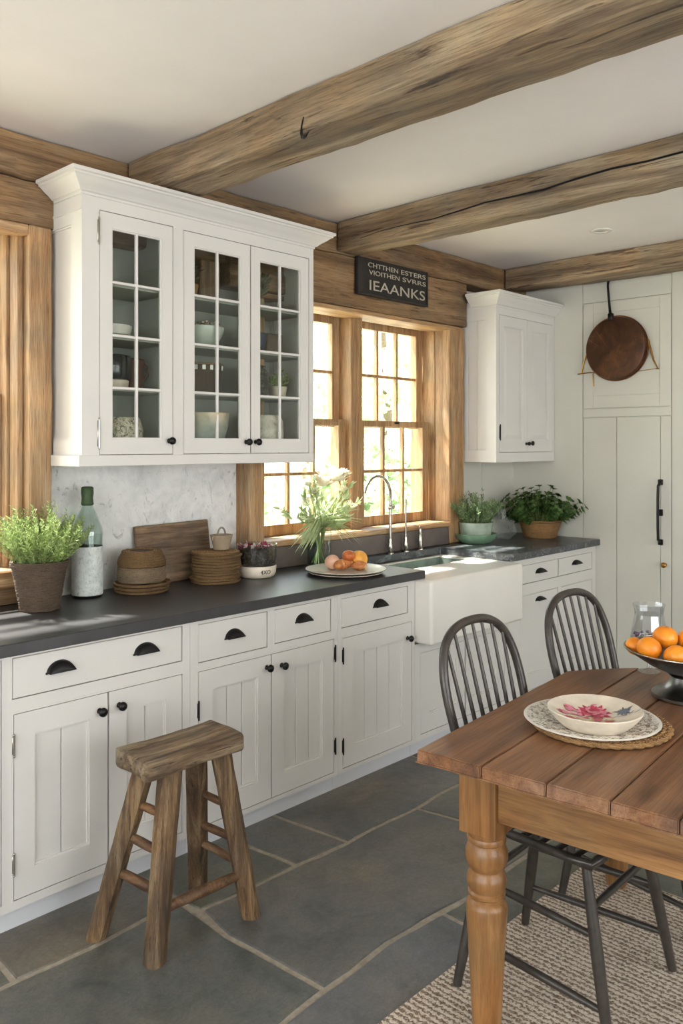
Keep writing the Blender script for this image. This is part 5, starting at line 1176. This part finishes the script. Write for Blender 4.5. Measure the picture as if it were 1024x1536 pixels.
# pedestal bowl and oranges
pb_ = thing('pedestal_bowl', 'grey metal pedestal fruit bowl holding oranges at the right edge', 'bowl', (2.545, 0.962, TZ)); PZ = 0.82
bm = B(); lathe(bm, [(0,0),(0.098,0),(0.106,0.004),(0.106,0.014),(0.094,0.022),(0.072,0.034),(0.055,0.055),(0.050,0.075),(0.058,0.082),(0.052,0.088),(0,0.088)], 48, cap=False); bmesh.ops.scale(bm, vec=(1,1,PZ), verts=bm.verts); obj('foot', bm, M['pewter'], pb_, smooth=40)
bm = B(); lathe(bm, [(0,0.086),(0.050,0.088),(0.075,0.096),(0.115,0.118),(0.150,0.145),(0.182,0.170),(0.186,0.176),(0.181,0.177),(0.148,0.154),(0.112,0.128),(0.06,0.106),(0,0.100)], 64, cap=False); bmesh.ops.scale(bm, vec=(1,1,PZ), verts=bm.verts); obj('bowl_body', bm, M['pewterdark'], pb_, smooth=50)
bm = B(); tube(bm, [(0.1845*cos(2*pi*i/64),0.1845*sin(2*pi*i/64),0.176*PZ) for i in range(64)], 0.0028, 6, True); obj('rim', bm, M['chrome'], pb_, smooth=60, label='bright polished rim')
def orange(o0, loc, label, s=1.0, rz=0):
    if o0 is None:
        o = thing('orange', label, 'orange', loc, rz, 'oranges in the pedestal bowl')
        bm = B(); ell(bm, (0,0,0), (0.036,0.036,0.0335), 4, 0.03, 4)
        for v in bm.verts:
            if v.co.z > 0.028: r = math.hypot(v.co.x, v.co.y); v.co.z -= 0.003*max(0, 1-r/0.014)
        obj('peel', bm, M['orange'], o, smooth=180)
        bm = B(); lathe(bm, [(0,0.0),(0.0032,0.0),(0.0028,0.002),(0,0.0028)], 8, (0,0,0.0300)); obj('stem_button', bm, M['stem'], o); 
        o.scale = (s,)*3; return o
    o = dup(o0, loc, rz, label); o.scale = (s,)*3; return o
cx_, cy_ = 2.545, 0.962
def SL(u, w, z): return (cx_ + 0.686*u + 0.727*w, cy_ - 0.727*u + 0.686*w, z)
og = None
for (u, w, z, s, lab) in ((-0.134,-0.040,0.917,1.0,'orange nearest the bowl rim on the left, in front of the glass'),(-0.066,0.012,0.938,1.02,'topmost orange of the pile, beside the glass'),(-0.074,-0.085,0.905,0.95,'low orange at the front rim of the bowl under the topmost orange'),
    (-0.150,0.040,0.905,0.75,'small dark orange half hidden behind the leftmost orange'),(0.006,0.005,0.930,1.0,'upper orange cut by the right edge of the photo'),(-0.002,-0.078,0.900,1.0,'lower front orange cut by the right edge of the photo')):
    loc = SL(u, w, z); x_ = orange(og, loc, lab, s, u*30)
    x_.rotation_euler = (0.5+u*8, w*9, u*20)
    if og is None: og = x_
# goblet
gl = thing('crystal_goblet', 'faceted crystal goblet standing on the table behind the oranges', 'glass', (2.735, 1.165, TZ))
bm = B(); lathe(bm, [(0,0),(0.034,0.0),(0.036,0.003),(0.012,0.010),(0.007,0.018),(0.006,0.060),(0.010,0.066),(0,0.068)], 32, cap=False); obj('foot', bm, M['clearglass'], gl, smooth=50)
bm = B(); lathe(bm, [(0.006,0.066),(0.030,0.080),(0.058,0.108),(0.060,0.116),(0.053,0.160),(0.047,0.195),(0.050,0.215),(0.054,0.228),(0.0525,0.228),(0.048,0.214),(0.0455,0.194),(0.051,0.160),(0.057,0.116),(0.055,0.110),(0.028,0.084),(0.004,0.072)], 12, cap=False); obj('bowl', bm, M['clearglass'], gl)
bm = B(); random.seed(2)
for k in range(40):
    a = random.uniform(0, 2*pi); r = 0.046*math.sqrt(random.random()); z = 0.088+0.02*(r/0.045)+random.uniform(0,0.018); ell(bm, (r*cos(a), r*sin(a), z+0.006), (0.006,0.0055,0.005), 1, 0.4)
o = obj('glass_beads', bm, plain('violet_bead', srgb(120,96,124), 0.15, var=0.4, scale=90), gl, label='violet and clear beads in the glass'); o['kind'] = 'stuff'
# =================================================================== OUTSIDE
bm = B(); box(bm, -20, 40, 3.4, 60, -0.5, -0.3); struct('ground', bm, M['lawn'])
bm = B(); box(bm, -5, 30, 5.2, 8.5, -0.3, -0.28); tag(obj('gravel_drive', bm, M['path']), 'pale gravel drive outside the window', 'drive')
def tree(label, x, y, h, r, seedv, n=700, z0=-0.3, trunk=True):
    random.seed(seedv); t_ = thing('tree', label, 'tree', (x, y, z0))
    if trunk:
        bm = B(); tube(bm, [(0,0,0),(0.05,0,h*0.4),(0,0.1,h*0.75)], [0.14,0.10,0.05], 8); obj('trunk', bm, M['bark'], t_, smooth=60)
    bm = B()
    for i in range(n):
        d = Vector((random.gauss(0,1), random.gauss(0,1), random.gauss(0,1))).normalized(); q = random.random()**0.4
        c = Vector((d.x*r*q, d.y*r*q, h*0.62+d.z*h*0.40*q)); cl = noise.noise(c*0.9+Vector((seedv,0,0)))
        if cl < -0.08: continue
        for k in range(5): leaf(bm, c+Vector((random.uniform(-.15,.15),random.uniform(-.15,.15),random.uniform(-.15,.15))), (random.uniform(-1,1),random.uniform(-1,1),random.uniform(-1,.4)), 0.22, 0.14, n=2)
    obj('crown', bm, M['tree'], t_); return t_
tree('leafy tree seen through the right-hand sash beyond the drive', 13.0, 11.0, 5.5, 2.0, 1)
tree('leafy tree seen through the left-hand sash beyond the drive', 8.6, 13.0, 5.0, 1.8, 2)
tree('tall pale tree filling the upper panes, farthest away', 17.5, 18.0, 8.5, 2.6, 3, 900)
tree('low rounded shrub by the drive outside the left-hand sash', 7.0, 9.2, 2.0, 1.1, 4, 400, trunk=False)
tree('low rounded shrub by the drive outside the right-hand sash', 10.6, 9.3, 2.1, 1.3, 5, 400, trunk=False)
tree('tree outside the far left window', 3.4, 9.0, 5.0, 1.8, 6)
